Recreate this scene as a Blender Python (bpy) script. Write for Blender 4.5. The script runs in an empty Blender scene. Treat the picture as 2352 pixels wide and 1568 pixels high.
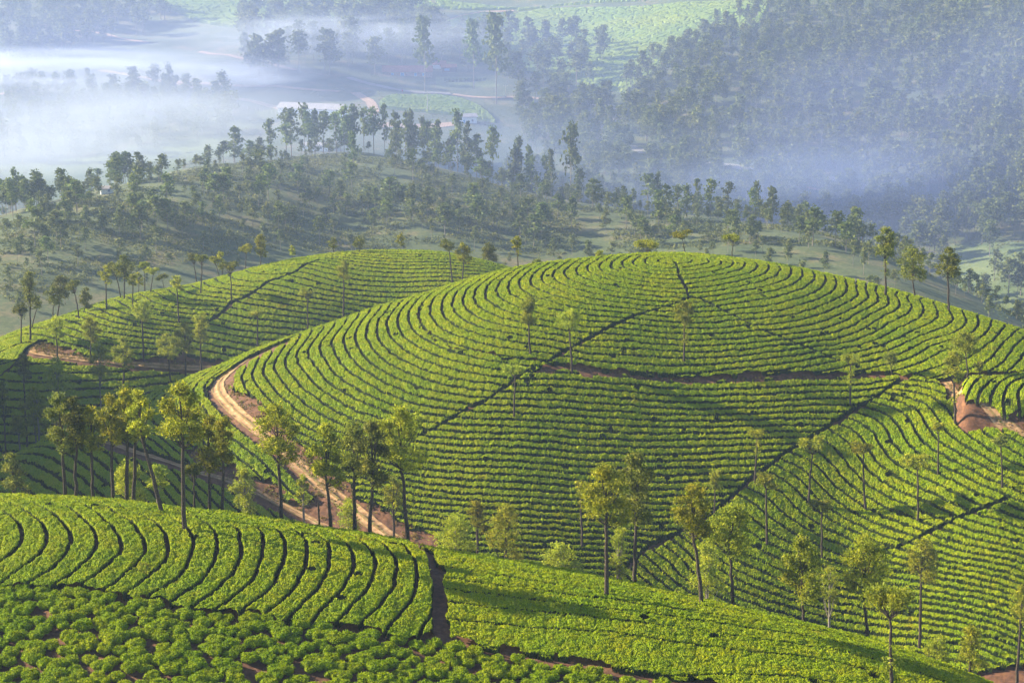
import bpy, math, random
import numpy as np

# ------------------------------------------------------------------ camera, sky, sun, exposure
sc = bpy.context.scene
CAMZ = 150.0
F = 3920.0                       # focal length in units of a 2352-wide frame (60 mm on 36 mm)
PITCH = math.radians(14.0)
cam = bpy.data.cameras.new("camera"); camo = bpy.data.objects.new("camera", cam)
sc.collection.objects.link(camo); sc.camera = camo
camo.location = (0, 0, CAMZ); camo.rotation_euler = (math.radians(90) - PITCH, 0, 0)
cam.sensor_width = 36.0; cam.lens = 60.0; cam.clip_start = 0.5; cam.clip_end = 8000.0

SUN_EL, SUN_AZ = math.radians(25.0), math.radians(-76.0)   # azimuth from +Y, negative = to the left
world = bpy.data.worlds.new("World"); sc.world = world; world.use_nodes = True
wn = world.node_tree.nodes; wl = world.node_tree.links
sky = wn.new("ShaderNodeTexSky"); sky.sky_type = 'NISHITA'; sky.sun_disc = False
sky.sun_elevation = SUN_EL; sky.sun_rotation = SUN_AZ; sky.altitude = 1500
bg = wn["Background"]; bg.inputs["Strength"].default_value = 0.07
wl.new(sky.outputs[0], bg.inputs[0])
sun = bpy.data.lights.new("sun", 'SUN'); suno = bpy.data.objects.new("sun", sun)
sc.collection.objects.link(suno)
sun.energy = 5.0; sun.angle = math.radians(0.6); sun.color = (1.0, 0.88, 0.62)
suno.rotation_euler = (math.radians(90) - SUN_EL, 0, math.radians(180) - SUN_AZ)
suno.location = (-60, 30, 300)
sc.view_settings.view_transform = 'Standard'; sc.view_settings.look = 'None'
sc.view_settings.exposure = 1.85; sc.view_settings.gamma = 1.0
sc.cycles.max_bounces = 6; sc.cycles.diffuse_bounces = 2; sc.cycles.glossy_bounces = 1
sc.cycles.transmission_bounces = 3; sc.cycles.volume_bounces = 1; sc.cycles.transparent_max_bounces = 4
sc.cycles.use_adaptive_sampling = True; sc.cycles.adaptive_threshold = 0.02
sc.cycles.use_denoising = True; sc.cycles.denoising_prefilter = 'ACCURATE'
try: sc.cycles.denoiser = 'OPENIMAGEDENOISE'
except Exception: pass
HAZE = 0.00019
RNG = np.random.default_rng(7)

# ------------------------------------------------------------------ numeric helpers
def h2(ix, iy, s):
    h = (ix.astype(np.int64) * 374761393 + iy.astype(np.int64) * 668265263 + s * 144664) & 0xFFFFFFFF
    h = ((h ^ (h >> 13)) * 1274126177) & 0xFFFFFFFF
    h = ((h ^ (h >> 16)) * 2246822519) & 0xFFFFFFFF
    return ((h ^ (h >> 15)) & 0xFFFFFF) / float(0x1000000)
def vnoise(x, y, s=0):
    ix = np.floor(x); iy = np.floor(y); fx = x - ix; fy = y - iy
    fx = fx * fx * (3 - 2 * fx); fy = fy * fy * (3 - 2 * fy)
    a = h2(ix, iy, s); b = h2(ix + 1, iy, s); c = h2(ix, iy + 1, s); d = h2(ix + 1, iy + 1, s)
    return (a + (b - a) * fx) * (1 - fy) + (c + (d - c) * fx) * fy
def cells(x, y, s=0):
    ix = np.floor(x); iy = np.floor(y)
    f1 = np.full(x.shape, 9.0); f2 = np.full(x.shape, 9.0); idv = np.zeros(x.shape)
    for dx in (-1, 0, 1):
        for dy in (-1, 0, 1):
            cx = ix + dx; cy = iy + dy
            px = cx + 0.15 + 0.7 * h2(cx, cy, s); py = cy + 0.15 + 0.7 * h2(cx, cy, s + 11)
            d = np.hypot(x - px, y - py)
            near = d < f1
            f2 = np.where(near, f1, np.minimum(f2, d)); idv = np.where(near, h2(cx, cy, s + 23), idv)
            f1 = np.where(near, d, f1)
    return f1, f2, idv
def spline(xs, ys):
    xs = np.array(xs, float); ys = np.array(ys, float); n = len(xs); h = np.diff(xs)
    A = np.eye(n); r = np.zeros(n)
    for i in range(1, n - 1):
        A[i, i-1] = h[i-1]; A[i, i] = 2 * (h[i-1] + h[i]); A[i, i+1] = h[i]
        r[i] = 3 * ((ys[i+1] - ys[i]) / h[i] - (ys[i] - ys[i-1]) / h[i-1])
    c = np.linalg.solve(A, r)
    b = np.diff(ys) / h - h * (2 * c[:-1] + c[1:]) / 3; d = np.diff(c) / (3 * h)
    def f(x):
        x = np.asarray(x, float); i = np.clip(np.searchsorted(xs, x) - 1, 0, n - 2); t = x - xs[i]
        v = ys[i] + b[i] * t + c[i] * t * t + d[i] * t ** 3
        v = np.where(x < xs[0], ys[0] + b[0] * (x - xs[0]), v)
        e = b[-1] + 2 * c[-2] * h[-1] + 3 * d[-1] * h[-1] ** 2
        return np.where(x > xs[-1], ys[-1] + e * (x - xs[-1]), v)
    return f
class TPS:
    def __init__(s, P, v, lam=1e-3):
        P = np.array(P, float); v = np.array(v, float)
        s.m = P.mean(0); s.sc = P.std() + 1e-9; Q = (P - s.m) / s.sc; s.Q = Q
        n = len(Q); K = s.k(np.hypot(Q[:, None, 0] - Q[None, :, 0], Q[:, None, 1] - Q[None, :, 1])) + lam * np.eye(n)
        B = np.hstack([np.ones((n, 1)), Q]); M = np.zeros((n + 3, n + 3)); M[:n, :n] = K; M[:n, n:] = B; M[n:, :n] = B.T
        s.w = np.linalg.solve(M, np.concatenate([v, np.zeros(3)]))
    @staticmethod
    def k(r): return r * r * np.log(r + 1e-9)
    def __call__(s, x, y):
        sh = x.shape; x = (x.ravel() - s.m[0]) / s.sc; y = (y.ravel() - s.m[1]) / s.sc
        out = s.w[-3] + s.w[-2] * x + s.w[-1] * y
        for i, (a, b) in enumerate(s.Q): out += s.w[i] * s.k(np.hypot(x - a, y - b))
        return out.reshape(sh)
def coarse(fn, A, Y, st=5):
    """evaluate fn(x,y) on a sub-grid of the polar grid and interpolate"""
    ni, nj = A.shape
    ii = np.unique(np.append(np.arange(0, ni, st), ni - 1)); jj = np.unique(np.append(np.arange(0, nj, st), nj - 1))
    a = A[np.ix_(ii, jj)]; y = Y[np.ix_(ii, jj)]; v = fn(a * y, y)
    t = np.empty((ni, len(jj)))
    for c in range(len(jj)): t[:, c] = np.interp(np.arange(ni), ii, v[:, c])
    o = np.empty((ni, nj))
    for r in range(ni): o[r] = np.interp(np.arange(nj), jj, t[r])
    return o
def inpoly(x, y, P):
    P = np.asarray(P); r = np.zeros(x.shape, bool)
    bb = (x >= P[:, 0].min()) & (x <= P[:, 0].max()) & (y >= P[:, 1].min()) & (y <= P[:, 1].max())
    xs = x[bb]; ys = y[bb]; rr = np.zeros(xs.shape, bool)
    for i in range(len(P)):
        x1, y1 = P[i - 1]; x2, y2 = P[i]
        if y1 == y2: continue
        c = ((y1 > ys) != (y2 > ys)) & (xs < (x2 - x1) * (ys - y1) / (y2 - y1) + x1)
        rr ^= c
    r[bb] = rr; return r
def pdist(x, y, P, maxd=6.0):
    P = np.asarray(P, float); d = np.full(x.shape, 99.0)
    bb = (x >= P[:, 0].min() - maxd) & (x <= P[:, 0].max() + maxd) & (y >= P[:, 1].min() - maxd) & (y <= P[:, 1].max() + maxd)
    xs = x[bb]; ys = y[bb]; dd = np.full(xs.shape, 99.0)
    for i in range(1, len(P)):
        x1, y1 = P[i-1]; x2, y2 = P[i]; L = (x2-x1)**2 + (y2-y1)**2 + 1e-9
        t = np.clip(((xs-x1)*(x2-x1) + (ys-y1)*(y2-y1)) / L, 0, 1)
        dd = np.minimum(dd, np.hypot(xs - x1 - t*(x2-x1), ys - y1 - t*(y2-y1)))
    d[bb] = dd; return d

# ------------------------------------------------------------------ view geometry (survey of the place from its lookout)
sp, cp = math.sin(PITCH), math.cos(PITCH)
def ray(u, v):
    x = (np.asarray(u, float) - 1176) / F; y = -(np.asarray(v, float) - 784) / F
    dy = cp + y * sp; dz = -sp + y * cp
    return x / dy, dz / dy
CAN = 0.60                       # canopy height of clipped tea
class Hill:
    """one hill: crest bearing/elevation, crest distance, rounding radius and flank slope, both sides"""
    def __init__(s, crest, yc, R, m, Rb, mb, can=CAN):
        u = np.array([c[0] for c in crest], float); v = np.array([c[1] for c in crest], float)
        a, E = ray(u, v); g = np.linspace(-1.3, 1.3, 3200)
        s.g = g; s.E = spline(a, E)(g)
        ya, _ = ray([c[0] for c in yc], 800); s.Y = np.interp(g, *[np.array(q) for q in (ya, [c[1] for c in yc])])
        k = np.ones(61) / 61; s.Y = np.convolve(np.pad(s.Y, 30, 'edge'), k, 'valid')
        s.R, s.m, s.Rb, s.mb, s.can = R, m, Rb, mb, can
    def yc(s, a): return np.interp(a, s.g, s.Y)
    def z(s, a, Y):
        E = np.interp(a, s.g, s.E); t = np.interp(a, s.g, s.Y) - Y
        t0 = s.R * s.m; tb = s.Rb * s.mb
        h = np.where(t > 0, np.where(t < t0, t * t / (2 * s.R), t0 * t0 / (2 * s.R) + s.m * (t - t0)),
                     np.where(-t < tb, t * t / (2 * s.Rb), tb * tb / (2 * s.Rb) + s.mb * (-t - tb)))
        return CAMZ + Y * E - s.can - h
    def W(s, u, v, can=None):
        """frame position on this hill's near side -> (x, y) on the ground plan"""
        can = s.can if can is None else can
        a, E = ray(u, v); yc = float(s.yc(a)); Ys = np.linspace(yc, yc - 150, 3001)
        d = s.z(np.full(Ys.shape, a), Ys) + can - CAMZ - Ys * E
        if d[0] <= 0:
            vc = 784 - F * 0; Ec = float(np.interp(a, s.g, s.E))
            Y = yc + (E - Ec) * F * 0.5 + 0.5
        else:
            i = int(np.argmax(d <= 0)) if (d <= 0).any() else 0
            # surface above the ray at the crest means the ray meets it nearer
            j = np.where(d <= 0)[0]; Y = Ys[j[0]] if len(j) else Ys[-1]
        return (a * Y, Y)
    def WW(s, pts, can=None): return [s.W(u, v, can) for u, v in pts]

# ------------------------------------------------------------------ the hills
FRONT = Hill([(-400,1140),(-200,1134),(0,1134),(130,1139),(262,1147),(375,1160),(562,1181),(712,1205),(871,1229),(1003,1254),(1178,1283),
              (1372,1317),(1568,1360),(1680,1386),(1830,1421),(1995,1462),(2130,1505),(2280,1563),(2480,1660),(2800,1860)],
             [(-400,132),(0,130),(1176,126),(2352,116),(2800,112)], 25, .5, 14, .62)
MID = Hill([(-500,1500),(-200,1310),(0,1140),(150,1020),(250,950),(343,904),(393,882),(463,852),(518,831),(558,812),(618,788),(668,771),(708,757),(788,730),
            (843,710),(931,685),(982,669),(1042,650),(1107,631),(1182,613),(1257,601),(1357,590),(1470,581),(1570,580),(1682,590),(1770,602),
            (1870,621),(1970,643),(2058,665),(2114,681),(2189,704),(2264,728),(2352,757),(2500,812),(2800,920)],
           [(-300,215),(300,234),(700,246),(1180,254),(1560,262),(2000,260),(2352,243),(2800,232)], 75, .65, 40, .5)
LEFT = Hill([(-500,900),(-200,830),(0,774),(66,748),(109,735),(175,713),(219,697),(306,674),(385,661),(437,652),(507,634),(588,612),(660,596),(720,586),
             (784,578),(884,573),(951,574),(1017,578),(1067,587),(1117,598),(1177,615),(1300,655),(1500,740),(1800,880)],
            [(-500,290),(0,300),(588,325),(880,335),(1177,330),(1800,320)], 40, .8, 40, .55)
KNOLL = Hill([(-400,1190),(-200,1120),(0,1062),(44,1036),(66,1026),(100,1009),(160,990),(230,978),(330,975),(460,1010),(600,1032),(726,1058),(900,1130),(1200,1350)],
             [(-400,214),(100,214),(1200,206)], 32, .5, 20, .8)
NOSE = Hill([(1700,1800),(1900,1400),(2050,1300),(2100,1170),(2150,1020),(2185,930),(2208,884),(2260,862),(2352,854),(2480,850),(2800,850)],
            [(1700,212),(2100,211),(2352,209),(2800,207)], 5, 2.0, 25, .35)
RIDGE = Hill([(-500,600),(-200,540),(0,500),(100,470),(250,430),(440,387),(560,373),(680,357),(800,352),(900,362),(1000,385),(1100,410),(1200,438),
              (1350,468),(1500,484),(1700,503),(1850,525),(2000,562),(2100,604),(2220,668),(2352,740),(2600,860)],
             [(-500,540),(0,570),(440,640),(800,700),(1350,640),(1700,600),(2352,520),(2800,500)], 300, .3, 110, .28, can=0.0)
HILLS = [FRONT, MID, LEFT, KNOLL, NOSE, RIDGE]
_bk = [(-300,430,850),(-300,200,1060),(-300,0,1300),(0,430,850),(0,300,950),(0,200,1050),(0,100,1150),(0,0,1300),(400,400,850),(400,300,930),(400,190,1030),
 (400,100,1150),(400,0,1300),(800,350,850),(800,250,950),(800,200,1000),(800,100,1120),(800,0,1280),(1200,400,830),(1200,300,930),
 (1200,200,1020),(1200,100,1150),(1200,0,1290),(1600,450,800),(1600,300,900),(1600,200,980),(1600,100,1080),(1600,0,1200),(2000,500,760),
 (2000,350,850),(2000,200,950),(2000,100,1030),(2000,0,1120),(2352,700,610),(2352,600,655),(2352,500,720),(2352,300,840),(2352,100,980),
 (2352,0,1060),(2650,600,650),(2650,300,830),(2650,0,1050),(800,-130,1600),(1600,-130,1500),(0,-130,1600),(2352,-110,1300)]
_P = []; _E = []
for u, v, Y in _bk:
    a, E = ray(u, v); _P.append((a * 2200, Y)); _E.append(Y * E)
_t = TPS(_P, _E, 1e-4)
_ga = np.linspace(-1.3, 1.3, 160); _gy = np.linspace(450, 1700, 130)
_gz = _t(*(np.meshgrid(_ga * 2200, _gy, indexing='ij')))
def back(a, Y):
    fa = np.clip((a - _ga[0]) / (_ga[1] - _ga[0]), 0, 158.999); fy = np.clip((Y - 450) / (_gy[1] - _gy[0]), 0, 128.999)
    i = fa.astype(int); j = fy.astype(int); fa = fa - i; fy = fy - j
    z = (_gz[i, j] * (1-fy) + _gz[i, j+1] * fy) * (1-fa) + (_gz[i+1, j] * (1-fy) + _gz[i+1, j+1] * fy) * fa
    x = a * Y
    z = z + (vnoise(x / 60, Y / 60, 5) - .5) * 5 + (vnoise(x / 23, Y / 23, 6) - .5) * 2.0
    z = np.minimum(z, 14 - 0.0 * z)
    return CAMZ + np.where(Y < 600, z - (600 - Y) * .25, z)
def T(a, Y):
    """ground height and hill id (0 front 1 mid 2 left 3 knoll 4 nose 5 ridge 6 far side)"""
    a = np.asarray(a, float); Y = np.asarray(Y, float)
    z = back(a, Y); k = np.full(z.shape, 6)
    for i, h in enumerate(HILLS):
        q = h.z(a, Y)
        if i == 5:
            x = a * Y; q = q + (vnoise(x / 30, Y / 30, 8) - .5) * 2.4 + (vnoise(x / 9, Y / 9, 9) - .5) * .5
        b = q > z; z = np.where(b, q, z); k = np.where(b, i, k)
    # steep hill added out of view west of the valley to shade the hollow
    x = a * Y; sx = np.clip(1 - (np.abs(x + .31 * Y + 42) - 8) / 26, 0, 1); sy = np.clip(np.minimum((Y - 150) / 38, (308 - Y) / 30), 0, 1)
    q = 62 + 55 * sx * sx * (3 - 2 * sx) * sy * sy * (3 - 2 * sy); b = (q > z) & (sx > 0) & (sy > 0)
    z = np.where(b, q, z); k = np.where(b, 7, k)
    return z, k
def hit(u, v, can=0.0, ymin=70.0):
    """first ground point seen at frame position (u, v)"""
    a, E = ray(u, v); Ys = np.concatenate([np.arange(ymin, 340, .1), np.arange(340, 1690, .5)])
    z, k = T(np.full(Ys.shape, float(a)), Ys)
    c = np.where(k < 5, can, 0.0)
    j = np.where(z + c >= CAMZ + Ys * E)[0]
    if not len(j): return None
    Y = Ys[j[0]]; return (float(a) * Y, Y, float(z[j[0]]), int(k[j[0]]))
def gz(x, y):
    z, k = T(np.asarray(x, float) / np.asarray(y, float), np.asarray(y, float)); return z

# ------------------------------------------------------------------ traced courses of hedges, paths and roads
def cv(tag, pts):
    ox, oy, s = dict(M1=(882,563.5,.25), M2=(1470,563.5,.25), M3=(1764,661.5,.25), M4=(343,612.5,.25), N1=(1470,943.25,.25),
        N2=(1764,992.25,.4375), N3=(0,612.5,.4375), N4=(0,882,.4375), N5=(490,882,.4375), N6=(784,1176,.4375), N7=(196,1176,.4375),
        BL=(0,980,.375), BC=(784,980,.375), BR=(1568,980,.375), P=(0,0,1))[tag]
    return [(ox + s * x, oy + s * y) for x, y in pts]
ROWS_A = [
 (22,'M1',[(600,355),(500,395),(430,440),(370,500),(330,570),(318,640),(335,710),(400,780),(500,840),(620,895),(750,930),(900,970),(1100,1015),(1300,1035),(1500,1050)]),
 (22,'M2',[(0,1165),(300,1180)]),(23.3,'M2',[(900,1190)]),
 (21,'M1',[(500,450),(450,510),(430,590),(445,660),(490,720),(560,780),(720,830),(1100,925),(1300,960),(1550,990)]),
 (20,'M1',[(700,370),(600,420),(550,480),(528,560),(540,620),(590,680),(800,790),(1000,840),(1300,890),(1500,920),(1680,940)]),
 (19,'M1',[(720,380),(660,430),(632,500),(630,560),(670,630),(760,690),(870,740),(1200,810),(1400,845),(1760,910)]),
 (18,'M1',[(800,370),(738,450),(730,510),(760,580),(830,630),(960,690),(1100,730),(1300,760),(1500,790),(1850,870)]),
 (17,'M1',[(960,300),(880,360),(835,430),(835,490),(880,550),(1050,640),(1200,690),(1400,735),(2000,800)]),
 (16,'M1',[(1040,290),(970,350),(935,410),(940,460),(980,520),(1060,570),(1180,620),(1500,690),(2050,740)]),
 (15,'M1',[(1150,270),(1080,320),(1037,390),(1050,460),(1230,550),(1400,610),(1600,660),(2150,700)]),
 (14,'M1',[(1230,250),(1160,310),(1140,370),(1160,430),(1230,475),(1400,540),(2240,660)]),
 (13,'M1',[(1330,235),(1270,280),(1243,340),(1270,400),(1350,445),(1500,500),(2000,600),(2352,630)]),
 (12,'M1',[(1440,210),(1370,260),(1343,320),(1370,370),(1600,460),(1800,520),(2352,580)]),
 (10,'M1',[(1650,180),(1570,220),(1548,270),(1590,320),(1700,370),(1900,430),(2352,500)]),
 (8,'M1',[(1830,155),(1760,200),(1765,240),(1840,290),(2000,340),(2352,400)]),
 (6,'M1',[(2060,130),(1975,175),(1990,220),(2352,320)]),(4,'M1',[(2240,125),(2185,155),(2200,190),(2352,235)]),
 (2,'M2',[(50,150)]),(1,'M2',[(150,150),(190,175)]),(.2,'M2',[(300,150)]),
 (1,'M2',[(545,145)]),(2,'M2',[(635,145)]),(3,'M2',[(740,155),(600,195),(370,230)]),(4,'M2',[(850,165),(780,210),(600,240)]),
 (5,'M2',[(945,195),(900,225),(700,265),(400,300)]),(6,'M2',[(1060,200),(1000,250),(600,335),(420,350)]),
 (7,'M2',[(1175,220),(1140,260),(950,310),(700,360),(480,385)]),(8,'M2',[(1275,230),(1250,270),(1100,330),(900,380),(450,440)]),
 (10,'M2',[(1490,270),(1440,320),(1000,440),(700,500),(620,515)]),(12,'M2',[(1700,340),(1600,430),(1350,510),(1130,560),(750,590)]),
 (14,'M2',[(1905,400),(1800,480),(1500,600),(950,665)]),(16,'M2',[(2110,480),(2000,570),(1700,680),(1130,775)]),
 (17,'M2',[(2190,480),(1900,690),(1480,810),(1300,830),(900,850)]),
 (18,'M3',[(1104,108),(1100,140),(900,220),(700,290),(110,470)]),(19,'M3',[(1215,130),(1200,180),(1000,270),(500,480),(270,495)]),
 (20,'M3',[(1340,180),(1250,240),(600,520),(360,540)]),(21,'M3',[(1400,190),(1200,360),(950,480),(700,560),(480,575)]),
 (22,'M3',[(1550,250),(1500,320),(1300,400),(1050,510),(800,590),(570,600)]),(23,'M3',[(1710,280),(1600,360),(1300,490),(1100,570),(800,620)]),
 (24,'M3',[(1830,310),(1650,430),(1400,530),(1150,620),(870,680)]),(25,'M3',[(1940,320),(1850,420),(1500,500),(1420,540),(1400,600),(1300,650),(1000,700)]),
 (26,'M3',[(2040,350),(1900,500),(1620,540),(1530,560),(1490,620)]),(27,'M3',[(2140,380),(2000,520),(1900,660)]),
 (28,'M3',[(2240,430),(2110,570),(2010,690)]),(29,'M3',[(2340,450),(2200,620),(2140,700)]),(30,'M3',[(2352,550),(2220,710)]),
 (20,'M3',[(1250,80)]),(22.5,'M3',[(1600,180)]),(18,'M2',[(900,905)]),(20,'M2',[(900,1010)]),(22,'M2',[(900,1120)]),(18,'M2',[(0,880)]),(20,'M2',[(0,1000)])]
ROWS_B = [
 (22,'M1',[(600,355),(430,440),(330,570),(318,640),(400,780),(620,895),(900,970),(1300,1040),(1500,1075)]),
 (23,'M1',[(270,540),(235,590),(225,660),(250,740),(320,810),(450,890),(600,960),(800,1000),(1200,1080),(1360,1110)]),
 (24,'M1',[(155,590),(130,660),(140,730),(190,830),(280,900),(400,960),(550,1010),(950,1110),(1130,1145),(1600,1135),(1900,1180),(2352,1205)]),
 (25,'M1',[(60,620),(35,700),(45,790),(100,870),(180,950),(300,1020),(650,1140),(900,1190),(1160,1220),(1600,1200),(1900,1250),(2352,1280)]),
 (26,'M4',[(2200,400),(2120,470),(2090,560),(2110,660),(2180,750),(2350,850)]),
 (27,'M4',[(2060,460),(2000,560),(1995,640),(2040,740),(2150,840),(2350,950)]),
 (28,'M4',[(1960,490),(1900,590),(1905,700),(1960,810),(2050,900),(2200,980),(2352,1050)]),
 (29,'M4',[(1860,520),(1790,620),(1800,720),(1870,840),(2000,960),(2200,1070),(2352,1130)]),
 (30,'M4',[(1690,640),(1690,740),(1760,880),(1900,1000),(2100,1120),(2352,1230)]),
 (31,'M4',[(1650,600),(1580,690),(1590,790),(1660,910),(1800,1040),(2000,1170),(2300,1290)]),
 (32,'M4',[(1540,640),(1460,740),(1490,850),(1560,960),(1700,1090),(1900,1210),(2200,1330)]),
 (33,'M4',[(1450,670),(1360,780),(1360,860),(1430,960),(1800,1250),(2100,1380)]),
 (34,'M4',[(1330,730),(1260,810),(1240,880),(1320,1000),(1450,1140),(1650,1280),(2000,1430)]),
 (35,'M4',[(1220,770),(1150,860),(1160,950),(1250,1080),(1400,1220),(1900,1480)]),
 (36,'M4',[(1080,860),(1045,930),(1080,1030),(1200,1180),(1350,1310),(1600,1440)]),
 (37,'M4',[(940,970),(990,1090),(1120,1230),(1300,1380),(1500,1500)]),
 (38,'M4',[(900,930),(850,1020),(880,1100),(1150,1330)]),
 (26,'M2',[(0,1350),(400,1380),(800,1370)]),(27,'M2',[(0,1410),(500,1440),(1000,1430),(1700,1380)]),(28,'M2',[(0,1470),(500,1500),(1200,1490)]),
 (25,'M2',[(600,1315),(1500,1290),(2200,1250)]),
 (42,'P',[(1620,1150),(1400,1150)]),(50,'P',[(1160,1250),(1470,1272)]),(56,'P',[(1470,1345)]),(46,'P',[(870,1158),(1150,1196),(1400,1210)]),
 (36,'P',[(1169,1037),(1335,1054),(1600,1055)]),(41,'P',[(934,1100),(1120,1120)]),(32,'P',[(1300,985),(1600,990),(1800,985)]),(39,'P',[(1700,1100)])]
ROWS_C = [
 (0,'M3',[(1250,840),(1400,850),(1550,850)]),(1,'M3',[(1190,870),(1350,890),(1500,920),(1640,960)]),
 (2,'M3',[(1110,920),(1300,950),(1450,970),(1550,1020),(1640,1100),(1700,1190),(1800,1300),(1950,1420),(2200,1560)]),
 (3,'M3',[(1050,955),(1250,985),(1400,1020),(1520,1120),(1560,1200),(1620,1290),(1750,1400),(1900,1490)]),
 (4,'M3',[(980,1000),(1150,1020),(1300,1080),(1400,1140),(1470,1270),(1550,1370),(1700,1470),(1850,1560)]),
 (5,'M3',[(920,1040),(1080,1065),(1200,1110),(1290,1190),(1350,1310),(1430,1410),(1560,1510)]),
 (6,'M3',[(860,1080),(1000,1100),(1120,1160),(1210,1270),(1250,1380),(1350,1480),(1500,1560)]),
 (7,'N1',[(1950,5),(2080,30),(2200,90),(2250,160),(2310,250),(2352,320)]),
 (8,'N1',[(1890,50),(2030,110),(2130,190),(2190,270),(2220,340),(2280,410),(2352,470)]),
 (9,'N1',[(1800,110),(1950,130),(2040,230),(2080,310),(2130,400),(2200,480),(2352,590)]),
 (10,'N1',[(1720,150),(1850,220),(1920,300),(2000,390),(2050,470),(2130,560),(2250,650),(2352,720)]),
 (11,'N1',[(1600,235),(1750,300),(1880,430),(1930,530),(2060,640),(2200,730),(2352,800)]),
 (12,'N1',[(1440,300),(1600,345),(1700,410),(1790,500),(1880,620),(2000,720),(2150,810),(2352,920)]),
 (13,'N1',[(1350,380),(1500,420),(1600,470),(1690,550),(1740,640),(1820,710),(1960,790),(2100,900),(2352,1010)]),
 (14,'N1',[(1290,445),(1440,480),(1560,570),(1640,680),(1740,770),(1850,850),(2000,940),(2352,1095)]),
 (15,'N1',[(1220,490),(1350,530),(1450,590),(1570,770),(1680,850),(1800,920),(2000,1030),(2200,1120),(2352,1170)]),
 (16.5,'N1',[(1100,570),(1250,620),(1370,690),(1460,790)]),
 (18,'N1',[(960,690),(1100,740),(1200,830),(1300,930),(1450,1030),(1650,1130),(1880,1220)]),
 (19,'N1',[(890,770),(1020,800),(1120,900),(1250,1010),(1450,1130),(1650,1230),(1850,1310)]),
 (20,'N1',[(820,840),(930,880),(1050,980),(1160,1080),(1300,1160)]),(22,'N1',[(1000,1210),(1280,1350)]),(23,'N1',[(920,1290),(1150,1370),(1310,1480)]),
 (24,'N1',[(890,1370),(1100,1450),(1290,1550)]),(28,'N1',[(180,1210),(300,1250),(380,1330),(420,1400),(500,1480)]),
 (29,'N1',[(60,1260),(150,1260),(230,1330),(330,1450),(420,1550)]),(30,'N1',[(50,1310),(140,1370),(200,1460),(290,1560)]),
 (2,'N2',[(1257,135),(1344,180)]),(4,'N2',[(1057,135),(1200,220),(1344,270)]),(7,'N2',[(900,200),(1100,300),(1344,400)]),
 (9,'N2',[(1060,420),(1344,500)]),(11,'N2',[(950,460),(1344,575)]),(13,'N2',[(830,520),(1100,595),(1344,650)]),(15,'N2',[(740,572),(1000,650),(1344,720)]),
 (23,'P',[(2352,1440)]),(29,'P',[(2352,1545),(2100,1475)]),(25,'P',[(1950,1385)]),(33,'P',[(1600,1420)])]
ROWS_D = [
 (0,'N3',[(215,388),(330,430),(450,455),(700,480),(900,483)]),(2,'N3',[(240,330),(400,380),(600,420),(800,430),(1000,440)]),
 (4,'N3',[(330,270),(400,290),(600,350),(800,375),(1000,390)]),(6,'N3',[(460,240),(500,260),(700,310),(900,340),(1060,350)]),
 (8,'N3',[(600,210),(620,240),(750,270),(900,290),(1080,300)]),(10,'N3',[(720,180),(740,210),(850,230),(1000,240),(1130,250)]),
 (12,'N3',[(850,140),(870,175),(950,190),(1100,200),(1190,205)]),(14,'N3',[(960,105),(985,135),(1100,150),(1240,170)]),
 (16,'N3',[(1080,70),(1110,105),(1200,115),(1300,130)]),(18,'N3',[(1170,45),(1200,75),(1344,90)]),
 (20,'P',[(625,608),(700,603)]),(-1,'N3',[(130,400),(60,470),(20,540)]),(1,'N3',[(130,340),(0,440)])]
ROWS_E = [(0,'M4',[(480,840),(600,850),(700,845)]),(1,'M4',[(500,770),(700,800),(860,830)]),(2,'M4',[(500,700),(700,735),(930,755)]),
 (3,'M4',[(560,640),(800,690),(1030,725)]),(4,'M4',[(500,575),(740,625),(1180,670)]),(5,'M4',[(540,525),(800,585),(1300,625)]),
 (6,'M4',[(600,470),(900,545),(1430,580)]),(7,'M4',[(690,415),(900,470),(1580,540)]),(8,'M4',[(740,350),(1000,410),(1700,500)]),
 (9,'M4',[(800,310),(1000,355),(1780,460)]),(10,'M4',[(860,280),(1780,415)]),(11,'M4',[(960,240),(1780,370)]),(12,'M4',[(1020,195),(1780,325)]),
 (13,'M4',[(1090,150),(1400,240),(1780,285),(2352,330)]),(14,'M4',[(1180,105),(1780,240),(2352,280)]),(15,'M4',[(1270,60),(1780,200)]),
 (16,'M4',[(1350,30),(1780,165)]),(16,'M1',[(300,375)]),(18,'M1',[(300,290),(700,300)]),(20,'M1',[(0,200),(300,215),(900,230)]),
 (22,'M1',[(0,140),(300,150),(700,165)]),(24,'M1',[(0,95),(300,102),(590,110)]),(26,'M1',[(0,62),(300,64)]),(26.5,'M1',[(300,45)]),(22,'M1',[(950,190)]),
 (19,'P',[(740,600)]),(22,'P',[(790,592)])]
def shift(p, dx): return [(x + dx, y) for x, y in p]
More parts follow.
